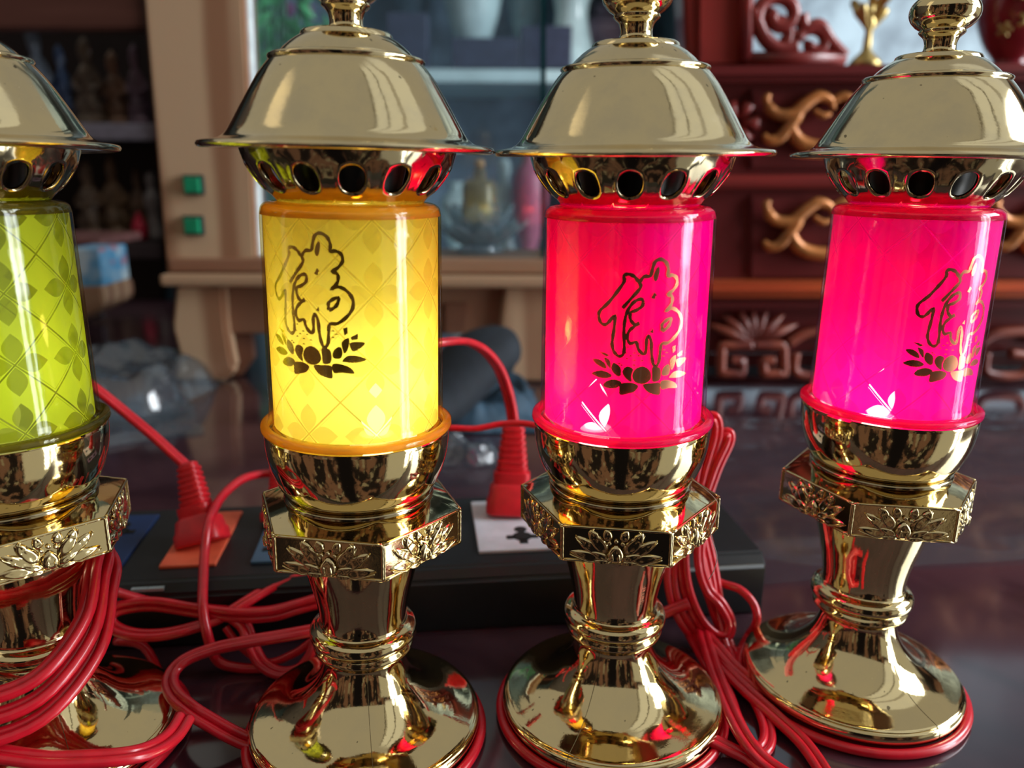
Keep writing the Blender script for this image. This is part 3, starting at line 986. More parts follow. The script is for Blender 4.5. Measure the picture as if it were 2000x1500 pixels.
def plug(parent, base, top, w0=11.0, d0=8.5, fancy=1):
    """moulded plug: block, stepped collar, ribbed strain relief; from base point to top point"""
    base, top = Vector(base), Vector(top)
    ax_ = (top - base)
    Lh = ax_.length
    q = Vector((0, 0, 1)).rotation_difference(ax_.normalized())
    bm = bmesh.new()

    def ring_(z, hw, hd, rr=.25):
        vs_ = []
        n = 24
        for k in range(n):
            a = 2 * PI * k / n
            ca, sa = math.cos(a), math.sin(a)
            e = .42
            x = hw * math.copysign(abs(ca) ** e, ca)
            y = hd * math.copysign(abs(sa) ** e, sa)
            vs_.append(bm.verts.new(base + q @ Vector((x * MM, y * MM, z * Lh))))
        return vs_
    secs = [(0, w0 - .8, d0 - .6), (.02, w0, d0), (.14, w0, d0), (.18, w0 - .9, d0 - .8), (.30, w0 - 1.6, d0 - 1.4), (.34, w0 - 3.2, d0 - 2.6), (.40, w0 - 3.0, d0 - 2.4),
            (.46, w0 - 3.0, d0 - 2.4), (.47, w0 - 4.6, d0 - 3.6)]
    z = .49
    i = 0
    while z < .97:
        k = (z - .49) / .48
        hw = (w0 - 4.2) * (1 - .30 * k)
        hd = (d0 - 3.4) * (1 - .25 * k)
        secs += [(z, hw, hd), (z + .035, hw, hd), (z + .042, hw - .9, hd - .8), (z + .062, hw - .9, hd - .8)]
        z += .07
    secs += [(1.0, 3.6, 2.6), (1.01, 2.6, 1.8)]
    prev = None
    first = None
    for z, hw, hd in secs:
        r_ = ring_(z, hw, hd)
        if prev:
            for k in range(24):
                bm.faces.new((prev[k], prev[(k + 1) % 24], r_[(k + 1) % 24], r_[k]))
        else:
            first = r_
        prev = r_
    bm.faces.new(first[::-1]); bm.faces.new(prev); finish(bm)
    o = obj('plug', bm, M_PLUG, parent, angle=35)
    return o


def v(x, y, z):
    return Vector((x * MM, y * MM, z * MM))


LAMP_OF = [L1]
# cord with the plug in the orange socket; runs up and away behind the green lamp
c1 = cord('red twin cord rising left from the plug in the orange socket', [(60, 700, 330), (130, 722, 330), (190, 762, 330), (245, 806, 331), (300, 852, 328), (345, 893, 326), (366, 912, 325)], 'red lamp cords')
plug(c1, atH(398, 1062, 29.2), atD(367, 905, 325), 10.0, 9.0)
# cord with the plug in the white socket
LAMP_OF[0] = L3
c2 = cord('red twin cord arching from the plug in the white socket to behind the yellow lamp', [(800, 690, 300), (835, 674, 305), (868, 668, 312), (910, 667, 325), (945, 684, 336), (972, 716, 345), (988, 755, 350), (998, 795, 352), (1003, 832, 352)], 'red lamp cords')
plug(c2, atH(997, 1002, 29), atD(1003, 826, 353), 11.5, 9.0)
LAMP_OF[0] = L2
c3 = cord('red cord dropping from the plug half hidden behind the yellow lamp', [(545, 925, 348), (510, 926, 346), (470, 938, 335), (432, 972, 320), (408, 1020, 300), (400, 1075, 290), (397, 1130, 279), (396, 1185, 268), (405, 1240, 262), (425, 1290, 262), (470, 1312, 262), (520, 1306, 262)], 'red lamp cords', r=1.9, twin=False)
plug(c3, atH(560, 1015, 29), atD(548, 905, 348), 10.5, 8.5)
# thin cord crossing in front of the white socket's plug
LAMP_OF[0] = L3
cord('thin red cord running level between the yellow lamp and the pink lamp beside it', [(820, 838, 300), (880, 836, 300), (930, 837, 303), (980, 828, 306), (1030, 828, 306), (1090, 842, 304), (1160, 850, 302)], 'red lamp cords', r=1.35, twin=False)

# coil hung round the stem of the green lamp
cx_, cy_ = -149.85, 223.3
def coil_pt(a, rr, h, k=0):
    return v(cx_ + rr * math.cos(a), cy_ + rr * math.sin(a), h)
pts = []
KEY = [(0, 20.5, 60), (30, 20.5, 64), (60, 21, 66), (90, 22, 66), (120, 23, 62), (150, 26, 56), (180, 30, 50), (210, 32, 44), (240, 34, 40), (270, 35, 38),
       (300, 33.5, 41), (330, 26.5, 50)]
pts = []
for ti in range(3):
    for k in range(12):
        a_, rr, h = KEY[(7 - k) % 12]
        fr = .5 - .5 * math.sin(math.radians(a_))
        pts.append(coil_pt(math.radians(a_), rr + ti * (.9 + 1.7 * fr), h + 4.5 - ti * 4.9))
LAMP_OF[0] = L1
cord('red twin cord coiled round the stem of the green lamp', pts, 'red lamp cords', n=6)
# flattened loop on the table between green and yellow lamps
cord('red twin cord in a flat loop between the green and yellow lamps', [(150, 1120, 262), (200, 1145, 268), (250, 1163, 272), (310, 1178, 276), (380, 1186, 277), (450, 1192, 276), (520, 1192, 275), (580, 1178, 276), (640, 1160, 280)], 'red lamp cords')
LAMP_OF[0] = L2
cord('red twin cord doubling back under the flat loop towards the yellow lamp', [(640, 1112, 294), (585, 1122, 290), (530, 1146, 285), (480, 1176, 277), (430, 1206, 270), (370, 1228, 264), (310, 1240, 262), (255, 1238, 262), (218, 1222, 264), (214, 1200, 266), (240, 1186, 269), (300, 1180, 271), (380, 1192, 270), (460, 1202, 268), (530, 1200, 268), (580, 1186, 270), (640, 1170, 274)], 'red lamp cords')
# cord feeding the yellow lamp's base
cord('red twin cord making a hairpin turn into the base of the yellow lamp', [(660, 1222, 262), (605, 1232, 258), (550, 1242, 255), (480, 1254, 252), (415, 1268, 250), (360, 1290, 246), (334, 1320, 240), (338, 1352, 232), (372, 1386, 224), atH(420, 1416, 9), atH(452, 1434, 6), atH(482, 1447, 3.6), atH(512, 1452, 2.6)], 'red lamp cords')
cord('red twin cord hanging in a bight beside the stem of the yellow lamp', [(455, 1205, 270), (478, 1225, 268), (492, 1262, 264), (512, 1296, 260), (545, 1314, 258), (582, 1308, 258), (606, 1278, 260), (618, 1240, 264), (640, 1200, 270)], 'red lamp cords')
cord('red cord curving behind the bight beside the yellow lamp', [(440, 1225, 268), (470, 1262, 266), (520, 1294, 264), (575, 1276, 264), (612, 1250, 266), (650, 1225, 268)], 'red lamp cords', r=1.5, twin=False)
# cords lying round the lamp bases
def ringcord(label, X, D, a0, a1, rr=38.7, h=1.85, lead=None, tail=None, r=1.7, n=26, wob=0.0):
    pts = list(lead or [])
    for k in range(n + 1):
        a = math.radians(a0 + (a1 - a0) * k / n)
        q = rr + wob * math.sin(a * 3)
        pts.append(v(X + q * math.cos(a), D + q * math.sin(a), h))
    pts += list(tail or [])
    return cord(label, pts, 'red lamp cords', r=r, twin=False, n=4)


LAMP_OF[0] = L1
ringcord('red cord lying round the right side of the base of the green lamp', -149.85, 223.3, 60, -80, 39.6, 2.1,
         lead=[atD(225, 1252, 268), atD(280, 1262, 266)], wob=.8)
cord('red twin cord lying over the front of the base of the green lamp', [(-60, 1462, 184), (10, 1474, 184), (90, 1484, 184), (180, 1482, 186), (250, 1476, 189), (300, 1462, 195), (338, 1436, 203), (362, 1400, 211)], 'red lamp cords', r=1.6)
LAMP_OF[0] = L2
ringcord('red cord wound round the base of the yellow lamp', -48.44, 229.72, 75, -262)
LAMP_OF[0] = L3
ringcord('red cord wound round the base of the pink lamp beside the yellow one', 35.41, 241.69, 60, -262)
LAMP_OF[0] = L4
ringcord('red cord wound round the base of the rightmost pink lamp', 125.26, 257.01, 60, -262, 38.9,
         lead=[])
# folded hank of cord standing behind the pink lamp
def px3(l):
    return [atD(*q) for q in l]


LAMP_OF[0] = L3
cord('red twin cord folded into a standing hank behind the pink lamp beside the yellow one',
     px3([(1330, 1010, 292), (1312, 1090, 288), (1312, 1150, 284), (1330, 1205, 281), (1360, 1243, 280), (1392, 1256, 280), (1412, 1243, 282), (1396, 1190, 286),
          (1372, 1110, 290), (1360, 1020, 294), (1378, 930, 298), (1400, 850, 301), (1396, 818, 302), (1378, 824, 302), (1366, 870, 300), (1348, 960, 296),
          (1333, 1060, 290), (1338, 1140, 285), (1362, 1205, 281), (1394, 1240, 279), (1420, 1242, 279), (1426, 1215, 281), (1408, 1180, 283), (1382, 1150, 286), (1366, 1090, 290),
          (1374, 1000, 295), (1398, 920, 299), (1424, 862, 302), (1420, 846, 303), (1402, 862, 303), (1378, 940, 300), (1362, 1030, 296)]), 'red lamp cords', n=7, up=Vector((0, 1, 0)), r=1.45)
LAMP_OF[0] = L4
cord('red twin cord dropping beside the standing hank into a long hairpin near the rightmost lamp',
     px3([(1372, 1020, 298), (1392, 1110, 292), (1404, 1180, 287), (1420, 1250, 279), (1432, 1290, 273)]) + [atH(1462, 1340, 2.5), atH(1492, 1400, 2.2), atH(1500, 1440, 2), atH(1488, 1464, 2), atH(1462, 1452, 2),
                                                                                                   atH(1436, 1405, 2.4), atH(1416, 1350, 3), atH(1380, 1290, 4), atH(1340, 1220, 6)],
     'red lamp cords', r=1.45)
cord('red twin cord leading to the base of the rightmost pink lamp', [atH(1340, 1200, 9), atH(1392, 1255, 7), atH(1432, 1300, 5.5), atH(1466, 1330, 4), atH(1496, 1352, 3), atH(1530, 1366, 3)], 'red lamp cords', r=1.45)
cord('red cord running from the hank to the bottom edge between the two pink lamps', [atH(1350, 1230, 5), atH(1400, 1290, 5), atH(1460, 1350, 4.5), atH(1520, 1404, 3.5), atH(1570, 1452, 2.4), atH(1610, 1510, 2), atH(1640, 1570, 2)], 'red lamp cords', r=1.5)
LAMP_OF[0] = L3
cord('red twin cord lying on the table from the hairpin to the bottom edge', [atH(1370, 1230, 8), atH(1400, 1320, 7), atH(1430, 1395, 6.5), atH(1462, 1452, 6.0), atH(1500, 1492, 3.5), atH(1560, 1530, 2)], 'red lamp cords', r=1.5)
cord('short red twin cord leaving the base of the pink lamp beside the yellow one', [atH(1378, 1440, 5), atH(1400, 1450, 4), atH(1432, 1466, 3), atH(1466, 1484, 2), atH(1510, 1520, 2)], 'red lamp cords', r=1.45)
LAMP_OF[0] = L4
cord('red cord bowing right from the hank to behind the rightmost lamp', [atD(1385, 1128, 296), atD(1412, 1140, 292), atD(1446, 1152, 288), atD(1472, 1180, 284), atD(1478, 1212, 280), atH(1462, 1240, 2), atH(1444, 1272, 1.8)], 'red lamp cords', r=1.6, twin=False)
LAMP_OF[0] = L3
cord('red twin cord beside the stem of the pink lamp, running towards the hank', [atD(1230, 1215, 280), atD(1275, 1205, 280), atD(1310, 1192, 279), atD(1345, 1178, 279)], 'red lamp cords', r=1.5)

# a stray fibre on the hexagonal block
bm = bmesh.new()
tube(bm, catmull([atD(*q) for q in [(1350, 935, 238), (1383, 960, 234), (1403, 985, 231), (1398, 1012, 230), (1388, 1040, 230), (1400, 1085, 230), (1394, 1115, 230), (1384, 1132, 231)]], 6), .00013, 5)
tag(obj('loose_fibre', bm, simple('pale_fibre', (.45, .35, .33), .6)), 'thin pale fibre hanging from the block of the central pink lamp', 'fibre')


# ------------------------------------------------------------------ pine stand with glass
DP = 690.0
def q3(px, py, D=DP):
    return atD(px, py, D)


def plank(pl, D, th, name, m, parent, bev=.0015, smooth=False):
    """board whose front outline is given by view points on the vertical plane at distance D; extruded backwards th mm"""
    bm = bmesh.new()
    f_ = [bm.verts.new(atD(x, y, D)) for x, y in pl]
    b_ = [bm.verts.new(Vector(vv.co) + Vector((0, th * MM, 0))) for vv in f_]
    n = len(pl)
    bm.faces.new(f_); bm.faces.new(b_[::-1])
    for i in range(n):
        j = (i + 1) % n
        bm.faces.new((f_[i], b_[i], b_[j], f_[j]))
    finish(bm)
    if bev:
        bmesh.ops.bevel(bm, geom=list(bm.edges), offset=bev, segments=2, affect='EDGES')
    o = obj(name, bm, m, parent, smooth=smooth)
    return o


ps = thing('pine_display_stand', 'pale pine stand with a glass pane and two green buttons', 'display stand')
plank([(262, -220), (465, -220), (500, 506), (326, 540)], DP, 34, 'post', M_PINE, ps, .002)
bm = bmesh.new()
a = q3(334, 545); b = q3(1130, 545)
zt, zb = q3(600, 504).z, q3(600, 556).z
mid = zt + (zb - zt) * .55
for (z0_, z1_, pad) in ((zt, mid, 0.0), (mid, zb, .006)):
    box(bm, ((a.x + b.x) / 2, DP * MM + .045 - pad, (z0_ + z1_) / 2), (b.x - a.x + pad, .10 + pad * 2, abs(z0_ - z1_) - .0006), bevel=.003)
obj('base_moulding', bm, M_PINE_H, ps, smooth=False)
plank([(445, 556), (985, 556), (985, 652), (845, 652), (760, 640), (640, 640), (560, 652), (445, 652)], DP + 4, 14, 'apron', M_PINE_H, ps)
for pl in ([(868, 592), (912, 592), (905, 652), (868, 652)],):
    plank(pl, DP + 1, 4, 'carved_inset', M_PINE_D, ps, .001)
plank([(344, 556), (436, 556), (442, 640), (452, 700), (457, 722), (440, 745), (344, 745), (337, 735), (352, 700), (335, 640)], DP - 6, 30, 'foot', M_PINE, ps, .003)
plank([(985, 556), (1090, 556), (1100, 640), (1080, 700), (1096, 735), (1090, 745), (1000, 745), (985, 725), (992, 690), (975, 640)], DP - 6, 30, 'foot', M_PINE, ps, .003)
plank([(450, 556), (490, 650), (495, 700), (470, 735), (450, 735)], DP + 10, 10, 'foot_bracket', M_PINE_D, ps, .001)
plank([(460, -220), (476, -220), (510, 500), (492, 500)], DP + 6, 10, 'frosted_edge_strip', simple('frosted_white_strip', (0.80, 0.88, 0.92), .4), ps, .001)
g = plank([(474, -220), (1062, -220), (1062, 504), (506, 504)], DP + 14, 4, 'glass_pane', glass_pane('pane_glass', (.92, .96, .98), .8, .08, (.38, .50, .60)), ps, 0)  # bluish haze put into the glass colour to brighten the view behind
plank([(1056, -220), (1066, -220), (1066, 530), (1056, 530)], DP + 12, 7, 'pane_edge', simple('dark_green_glass_edge', (0.004, 0.035, 0.04), .15, 0, .5), ps, 0)
mg = simple('green_button_plastic', (0.004, 0.26, 0.12), .3, 0, .3)
mgd = simple('button_bezel', (0.01, .03, .03), .4)
for (x, y) in ((380, 361), (380, 440)):
    c_ = atD(x, y, DP - 1)
    bm = bmesh.new(); box(bm, c_ + Vector((0, -.001, 0)), (.0165, .005, .0165), bevel=.001)
    bz = obj('button_bezel', bm, mgd, ps, smooth=False)
    bm = bmesh.new(); box(bm, c_ + Vector((0, -.005, 0)), (.0125, .006, .0125), bevel=.001)
    obj('green_button', bm, mg, bz, smooth=False)

# crystal lotus bowl standing on the base behind the pane
M_CRY = clear_mat('crystal_glass', (.80, .90, .93), (.35, .5, .55), 2.2, .05, 1.5, .32, (.72, .85, .92))
cc = atD(938, 500, DP + 60)
cr = thing('crystal_lotus_bowl', 'crystal lotus bowl standing behind the pane of the pine stand', 'bowl', (cc.x, cc.y, zt))
for ringi, (n, r0, ln, tilt, z0_) in enumerate(((9, .014, .036, 30, .008), (9, .012, .034, 55, .012), (7, .008, .028, 74, .015))):
    bm = bmesh.new()
    for k in range(n):
        a = 2 * PI * (k + ringi * .5) / n
        rows = []
        for i in range(7):
            t_ = i / 6
            wd = .011 * math.sin(PI * min(1, .15 + t_ * .85)) + .0005
            tl = math.radians(tilt)
            rad = r0 + ln * t_ * math.cos(tl) * (1 - .1 * t_)
            zz = z0_ + ln * t_ * math.sin(tl) + .004 * t_ * t_
            row = []
            for j in range(5):
                s_ = (j - 2) / 2
                rr = rad + .0025 * s_ * s_
                an = a + s_ * wd / max(rad, .006)
                row.append(bm.verts.new((rr * math.cos(an), rr * math.sin(an), zz)))
            rows.append(row)
        for i in range(6):
            for j in range(4):
                bm.faces.new((rows[i][j], rows[i + 1][j], rows[i + 1][j + 1], rows[i][j + 1]))
    o = obj('petal_ring', bm, M_CRY, cr)
    solidify(o, .002)
bm = bmesh.new(); lathe(bm, [(0, 0), (.02, 0), (.022, .003), (.014, .008), (.01, .013), (0, .013)], 32)
obj('foot', bm, M_CRY, cr)
bm = bmesh.new(); lathe(bm, [(0, .013), (.014, .013), (.016, .03), (.016, .060), (.013, .064), (.006, .066), (.006, .074), (0, .076)], 32)
cup = obj('candle_cup', bm, simple('pale_gold_cup', (.22, .20, .13), .3, .3), cr)
bm = bmesh.new(); lathe(bm, [(0, .0745), (.0045, .076), (.0045, .082), (0, .084)], 16)
obj('candle_tip', bm, simple('amber_tip', (.6, .35, .15), .3), cr)

# ------------------------------------------------------------------ glass showcase far behind
DS = 1500.0
M_SHELFG = simple('pale_glass_shelf', (0.6500, 0.8580, 0.9000), .3, 0, .3, .1, 10)
sc_ = thing('glass_showcase', 'blue-lit glass showcase behind the pine stand', 'showcase')
plank([(545, -700), (1330, -700), (1330, 640), (545, 640)], DS + 330, 20, 'back_panel', simple('showcase_back', (0.25, 0.34, 0.45), .35, 0, .3, .5, 7), sc_, 0)
for y, th, nm in ((131, 25, 'shelf'), (520, 20, 'shelf'), (-260, 20, 'shelf')):
    a = atD(478, y, DS); b = atD(1330, y, DS)
    bm = bmesh.new(); box(bm, ((a.x + b.x) / 2, DS * MM + .16, a.z - .012), (b.x - a.x, .32, .022), bevel=.003)
    obj(nm, bm, M_SHELFG, sc_, smooth=False)
for px in (470, 1330):
    a = atD(px, 300, DS)
    bm = bmesh.new(); box(bm, (a.x, DS * MM + .16, .35), (.03, .34, 2.4), bevel=.003)
    obj('side_post', bm, simple('grey_frame', (.05, .09, .11), .4), sc_, smooth=False)

M_WH = simple('white_porcelain', (0.6720, 0.8640, 0.9000), .25, 0, .5, .15, 20)
M_PK = simple('pale_pink_porcelain', (0.42, 0.30, 0.40), .3, 0, .4, .2, 20)
M_NV = simple('navy_box_card', (0.045, 0.055, 0.10), .5)
M_DG = simple('dark_glass_ware', (0.0750, 0.1250, 0.1750), .2, 0, .5)
shz = atD(900, 131, DS).z
sh2 = atD(900, 520, DS).z


def vase(name, label, cat, px, D, z, h, w, m, kind=0, group=None):
    c_ = atD(px, 300, D)
    bm = bmesh.new()
    shapes = [
        [(0, 0), (.5, 0), (.55, .05), (.42, .12), (.8, .35), (1, .6), (.85, .8), (.4, .9), (.45, 1), (.38, 1), (0, .93)],
        [(0, 0), (.8, 0), (.9, .08), (.7, .2), (.55, .35), (.75, .5), (.85, .62), (.5, .72), (.38, .78), (.5, .86), (.45, .95), (0, 1)],
        [(0, 0), (.45, 0), (.5, .06), (.12, .15), (.12, .35), (.5, .5), (.9, .75), (1, 1), (.93, 1), (.4, .55), (0, .5)],
    ][kind]
    lathe(bm, smooth_prof([(r * w / 2, zz * h) for r, zz in shapes], 3), 32)
    o = obj(name, bm, m)
    o.location = (c_.x, c_.y, z)
    tag(o, label, cat, group)
    return o


vase('porcelain_vase', 'pale blue porcelain vase on the showcase shelf, left of the glass edge', 'vase', 925, DS + 165, shz, .30, .12, M_WH, 0, 'wares on the showcase shelf')
vase('porcelain_vase', 'pale slender vase on the showcase shelf, just above the left pink lamp cap', 'vase', 1110, DS + 130, shz, .32, .11, M_WH, 1, 'wares on the showcase shelf')
vase('porcelain_vase', 'pinkish porcelain jar on the showcase shelf right of the dark glass edge', 'jar', 1180, DS + 235, shz, .14, .13, M_PK, 0, 'wares on the showcase shelf')
vase('glass_goblet', 'dark glass goblet on the showcase shelf beside the yellow lamp cap', 'goblet', 812, DS + 215, shz, .22, .09, M_DG, 2, 'wares on the showcase shelf')
vase('glass_goblet', 'pale glass goblet on the showcase shelf nearest the dark glass edge', 'goblet', 1022, DS + 255, shz, .17, .07, M_WH, 2, 'wares on the showcase shelf')
vase('porcelain_vase', 'small pale vase low in the showcase beside the yellow lamp vent', 'vase', 985, DS + 120, sh2, .20, .05, M_WH, 1, 'wares low in the showcase')
vase('porcelain_vase', 'pink vase low in the showcase next to the dark glass edge', 'vase', 1035, DS + 60, sh2, .21, .07, simple('rose_pink_glaze', (.42, .12, .2), .4), 0, 'wares low in the showcase')
vase('porcelain_vase', 'pale vase low in the showcase close to the yellow shade', 'vase', 890, DS + 150, sh2, .15, .07, M_WH, 0, 'wares low in the showcase')
for (px, wd, hh, D, lab) in ((800, .07, .09, DS + 40, 'navy box on the showcase shelf behind the yellow lamp cap'), (950, .12, .05, DS + 40, 'flat navy box on the showcase shelf below the pale blue vase'), (1065, .09, .07, DS + 40, 'navy box on the showcase shelf at the dark glass edge')):
    c_ = atD(px, 131, D)
    bm = bmesh.new(); box(bm, (c_.x, c_.y, shz + hh / 2), (wd, .06, hh), bevel=.002)
    tag(obj('card_box', bm, M_NV, smooth=False), lab, 'box', 'navy boxes on the showcase shelf')

# leafy plant added between pane and showcase for the pane's reflected greenery
pl = thing('reflected_plant', 'bright green leaves with purple flowers, standing in for a reflection in the glass pane', 'plant')
rnd = random.Random(4)
bm = bmesh.new(); bm2 = bmesh.new(); bm3 = bmesh.new()
for i in range(210):
    px, py = rnd.uniform(455, 650), rnd.uniform(-180, 330)
    if px > 590 and py > 60 and rnd.random() < .6:
        continue
    c_ = atD(px, py, rnd.uniform(1190, 1330))
    a = rnd.uniform(0, 2 * PI)
    dv = Vector((math.cos(a), rnd.uniform(-.5, .5), math.sin(a))).normalized()
    sd = dv.cross(Vector((rnd.uniform(-.3, .3), 1, rnd.uniform(-.3, .3)))).normalized()
    L_ = rnd.uniform(.03, .065)
    flower = rnd.random() < .12
    tgt = bm2 if flower else bm
    w_ = L_ * (.35 if flower else .16)
    vs_ = [c_ - dv * L_ / 2, c_ - dv * L_ * .1 + sd * w_, c_ + dv * L_ / 2, c_ - dv * L_ * .1 - sd * w_]
    ms = c_ + Vector((0, -.004, 0))
    q = [tgt.verts.new(x) for x in vs_]
    m_ = tgt.verts.new(ms)
    for k in range(4):
        tgt.faces.new((q[k], q[(k + 1) % 4], m_))
for i in range(9):
    x0 = rnd.uniform(480, 640)
    tube(bm3, catmull([Vector((atD(560, 640, 1260).x, 1.26, -.76)), atD(560, 640, 1260), atD(560 + (x0 - 560) * .4, 400, 1260), atD(x0, rnd.uniform(-160, 60), 1260)], 5), .003, 6)
obj('foliage', bm, simple('leaf_green', (.07, .36, .14), .4, 0, .2, .5, 30), pl)
obj('flowers', bm2, simple('purple_petals', (.22, .06, .17), .5, 0, 0, .3, 30), pl)
obj('stems', bm3, simple('green_stem', (.03, .14, .07), .5), pl)
c_ = atD(560, 640, 1260)
bm = bmesh.new(); lathe(bm, [(0, -.02), (.06, -.02), (.08, .12), (.086, .13), (.08, .135), (.07, .12), (0, .11)], 32)
o = obj('pot', bm, simple('dark_pot', (.02, .05, .05), .4), pl); o.location = (c_.x, c_.y, -.869)

# ------------------------------------------------------------------ dark cupboard on the left
DC = 1330.0
cu = thing('open_cupboard', 'dark brown cupboard with open shelves on the left', 'cupboard')
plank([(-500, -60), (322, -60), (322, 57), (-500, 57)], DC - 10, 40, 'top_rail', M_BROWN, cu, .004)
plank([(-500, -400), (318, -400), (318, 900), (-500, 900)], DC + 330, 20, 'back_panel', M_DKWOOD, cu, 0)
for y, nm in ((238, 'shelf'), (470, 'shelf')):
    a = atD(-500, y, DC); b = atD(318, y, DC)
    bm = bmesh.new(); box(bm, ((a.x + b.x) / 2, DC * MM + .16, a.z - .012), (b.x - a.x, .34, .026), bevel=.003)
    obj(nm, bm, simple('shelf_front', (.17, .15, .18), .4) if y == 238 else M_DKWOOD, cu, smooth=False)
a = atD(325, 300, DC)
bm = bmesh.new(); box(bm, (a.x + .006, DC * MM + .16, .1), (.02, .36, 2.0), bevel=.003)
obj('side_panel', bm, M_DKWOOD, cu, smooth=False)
z1s = atD(200, 238, DC).z
z2s = atD(200, 470, DC).z


def figurine(label, px, D, z, h, w, colr, seed):
    w *= .60
    colr = tuple(c * 2.4 for c in colr)
    rn = random.Random(seed)
    c_ = atD(px, 300, D)
    bm = bmesh.new()
    pr = [(0, 0), (.9, 0), (1, .06), (.8, .12), (.95, .2), (.7, .35), (.75, .48), (.62, .6), (.3, .68), (.34, .72), (.42, .8), (.36, .9), (.16, .96), (0, 1)]
    lathe(bm, smooth_prof([(r * w / 2, zz * h) for r, zz in pr], 3), 28)
    for vv in bm.verts:
        a = math.atan2(vv.co.y, vv.co.x)
        k = 1 + .18 * math.sin(3 * a + seed + vv.co.z * 60) + .08 * math.sin(7 * a + vv.co.z * 130)
        vv.co.x *= k; vv.co.y *= k * .8
    # arms
    for s in (-1, 1):
        tube(bm, catmull([Vector((s * w * .25, 0, h * .58)), Vector((s * w * .45, -w * .1, h * .45)), Vector((s * w * .15, -w * .38, h * .40))], 4), w * .1, 8)
    o = obj('carved_figurine', finish(bm), simple('figurine_paint', colr, .4, .1, .2, .5, 40))
    o.location = (c_.x, c_.y, z)
    tag(o, label, 'figurine', 'figurines in the dark cupboard')


for i, (px, h, w, cl, lab) in enumerate((
        (95, .16, .08, (.07, .085, .11), 'bluish grey figurine on the upper shelf nearest the green lamp'),
        (140, .13, .06, (.03, .05, .10), 'small blue-tinged figurine on the upper shelf'),
        (190, .14, .08, (.07, .05, .035), 'brown seated figurine in the middle of the upper shelf'),
        (240, .12, .07, (.12, .07, .045), 'reddish brown figurine on the upper shelf near the pine post'),
        (283, .13, .06, (.09, .06, .085), 'mauve figurine on the upper shelf right beside the pine post'))):
    figurine(lab, px, DC + 90 + 12 * (i % 2), z1s, h, w, cl, i)
for i, (px, h, w, cl, lab) in enumerate((
        (165, .13, .10, (.075, .05, .033), 'broad brown figurine on the lower shelf beside the green shade'),
        (215, .14, .10, (.10, .065, .038), 'squat tan figurine in the middle of the lower shelf'),
        (262, .12, .07, (.07, .045, .03), 'dark brown figurine on the lower shelf near the crimson ornament'))):
    figurine(lab, px, DC + 90, z2s, h, w * .8, cl, i + 10)
c_ = atD(287, 350, DC + 20)
vase('pale_bottle', 'slim pale bottle on the lower shelf next to the pine post', 'bottle', 289, DC + 40, z2s, .11, .035, simple('pale_bottle_glass', (.22, .2, .2), .3), 1)
c_ = atD(275, 462, DC + 22)
bm = bmesh.new()
lathe(bm, smooth_prof([(0, 0), (.009, 0), (.010, .006), (.012, .018), (.010, .028), (.005, .034), (.004, .042), (0, .044)], 3), 20)
for k in range(8):
    a = 2 * PI * k / 8
    tube(bm, [Vector((.010 * math.cos(a), .010 * math.sin(a), .002)), Vector((.011 * math.cos(a), .011 * math.sin(a), .018)), Vector((.005 * math.cos(a), .005 * math.sin(a), .034))], .0022, 5)
o = obj('crimson_ornament', bm, simple('crimson_silk', (.50, .01, .04), .5)); o.location = (c_.x, c_.y, z2s + .0015)
tag(o, 'small crimson ornament on the lower shelf of the dark cupboard', 'ornament')
# pink-edged board and printed carton at the table's back left
bm = bmesh.new()
a = atD(60, 470, 900); b = atD(214, 470, 900)
box(bm, ((a.x + b.x) / 2, .93, a.z), (b.x - a.x, .10, .010), bevel=.003)
tbd = thing('small_stool', 'small pinkish brown stool standing at the back left of the table', 'stool')
obj('seat', bm, simple('pinkish_board', (.16, .06, .055), .4), tbd, smooth=False)
for px in (75, 118):
    a = atD(px, 470, 905)
    for dy in (.0, .06):
        bm = bmesh.new(); box(bm, (a.x, .905 + dy, a.z / 2), (.012, .012, a.z - .01), bevel=.001)
        obj('leg', bm, M_DKWOOD, tbd, smooth=False)


def carton_mat():
    m, nt, out = mat('printed_carton')
    co = nt.new('ShaderNodeTexCoord').outputs['Object']
    n = nt.noise(nt.mapping(co, (1, 1, 1)), 22.0, 2, .5)
    c1_ = nt.mix(nt.ramp01(n, .42, .58), (.62, .74, .80), (.10, .35, .60))
    n2 = nt.noise(nt.mapping(co, (1.2, 1, 1.5)), 30.0, 1, .5)
    c2_ = nt.mix(nt.ramp01(n2, .60, .68), c1_, (.55, .18, .22))
    principled(nt, out, Base_Color=c2_, Roughness=.4)
    return m


ct = thing('printed_carton', 'white carton with blue and pink print on a small wooden block, beside the green shade', 'box')
plank([(120, 487), (192, 487), (201, 560), (130, 562)], 820, 60, 'carton', carton_mat(), ct, .001)
plank([(120, 562), (198, 560), (203, 592), (196, 603), (120, 640)], 815, 70, 'wooden_block', M_PINE_H, ct, .002)
for o in ct.children:
    pass

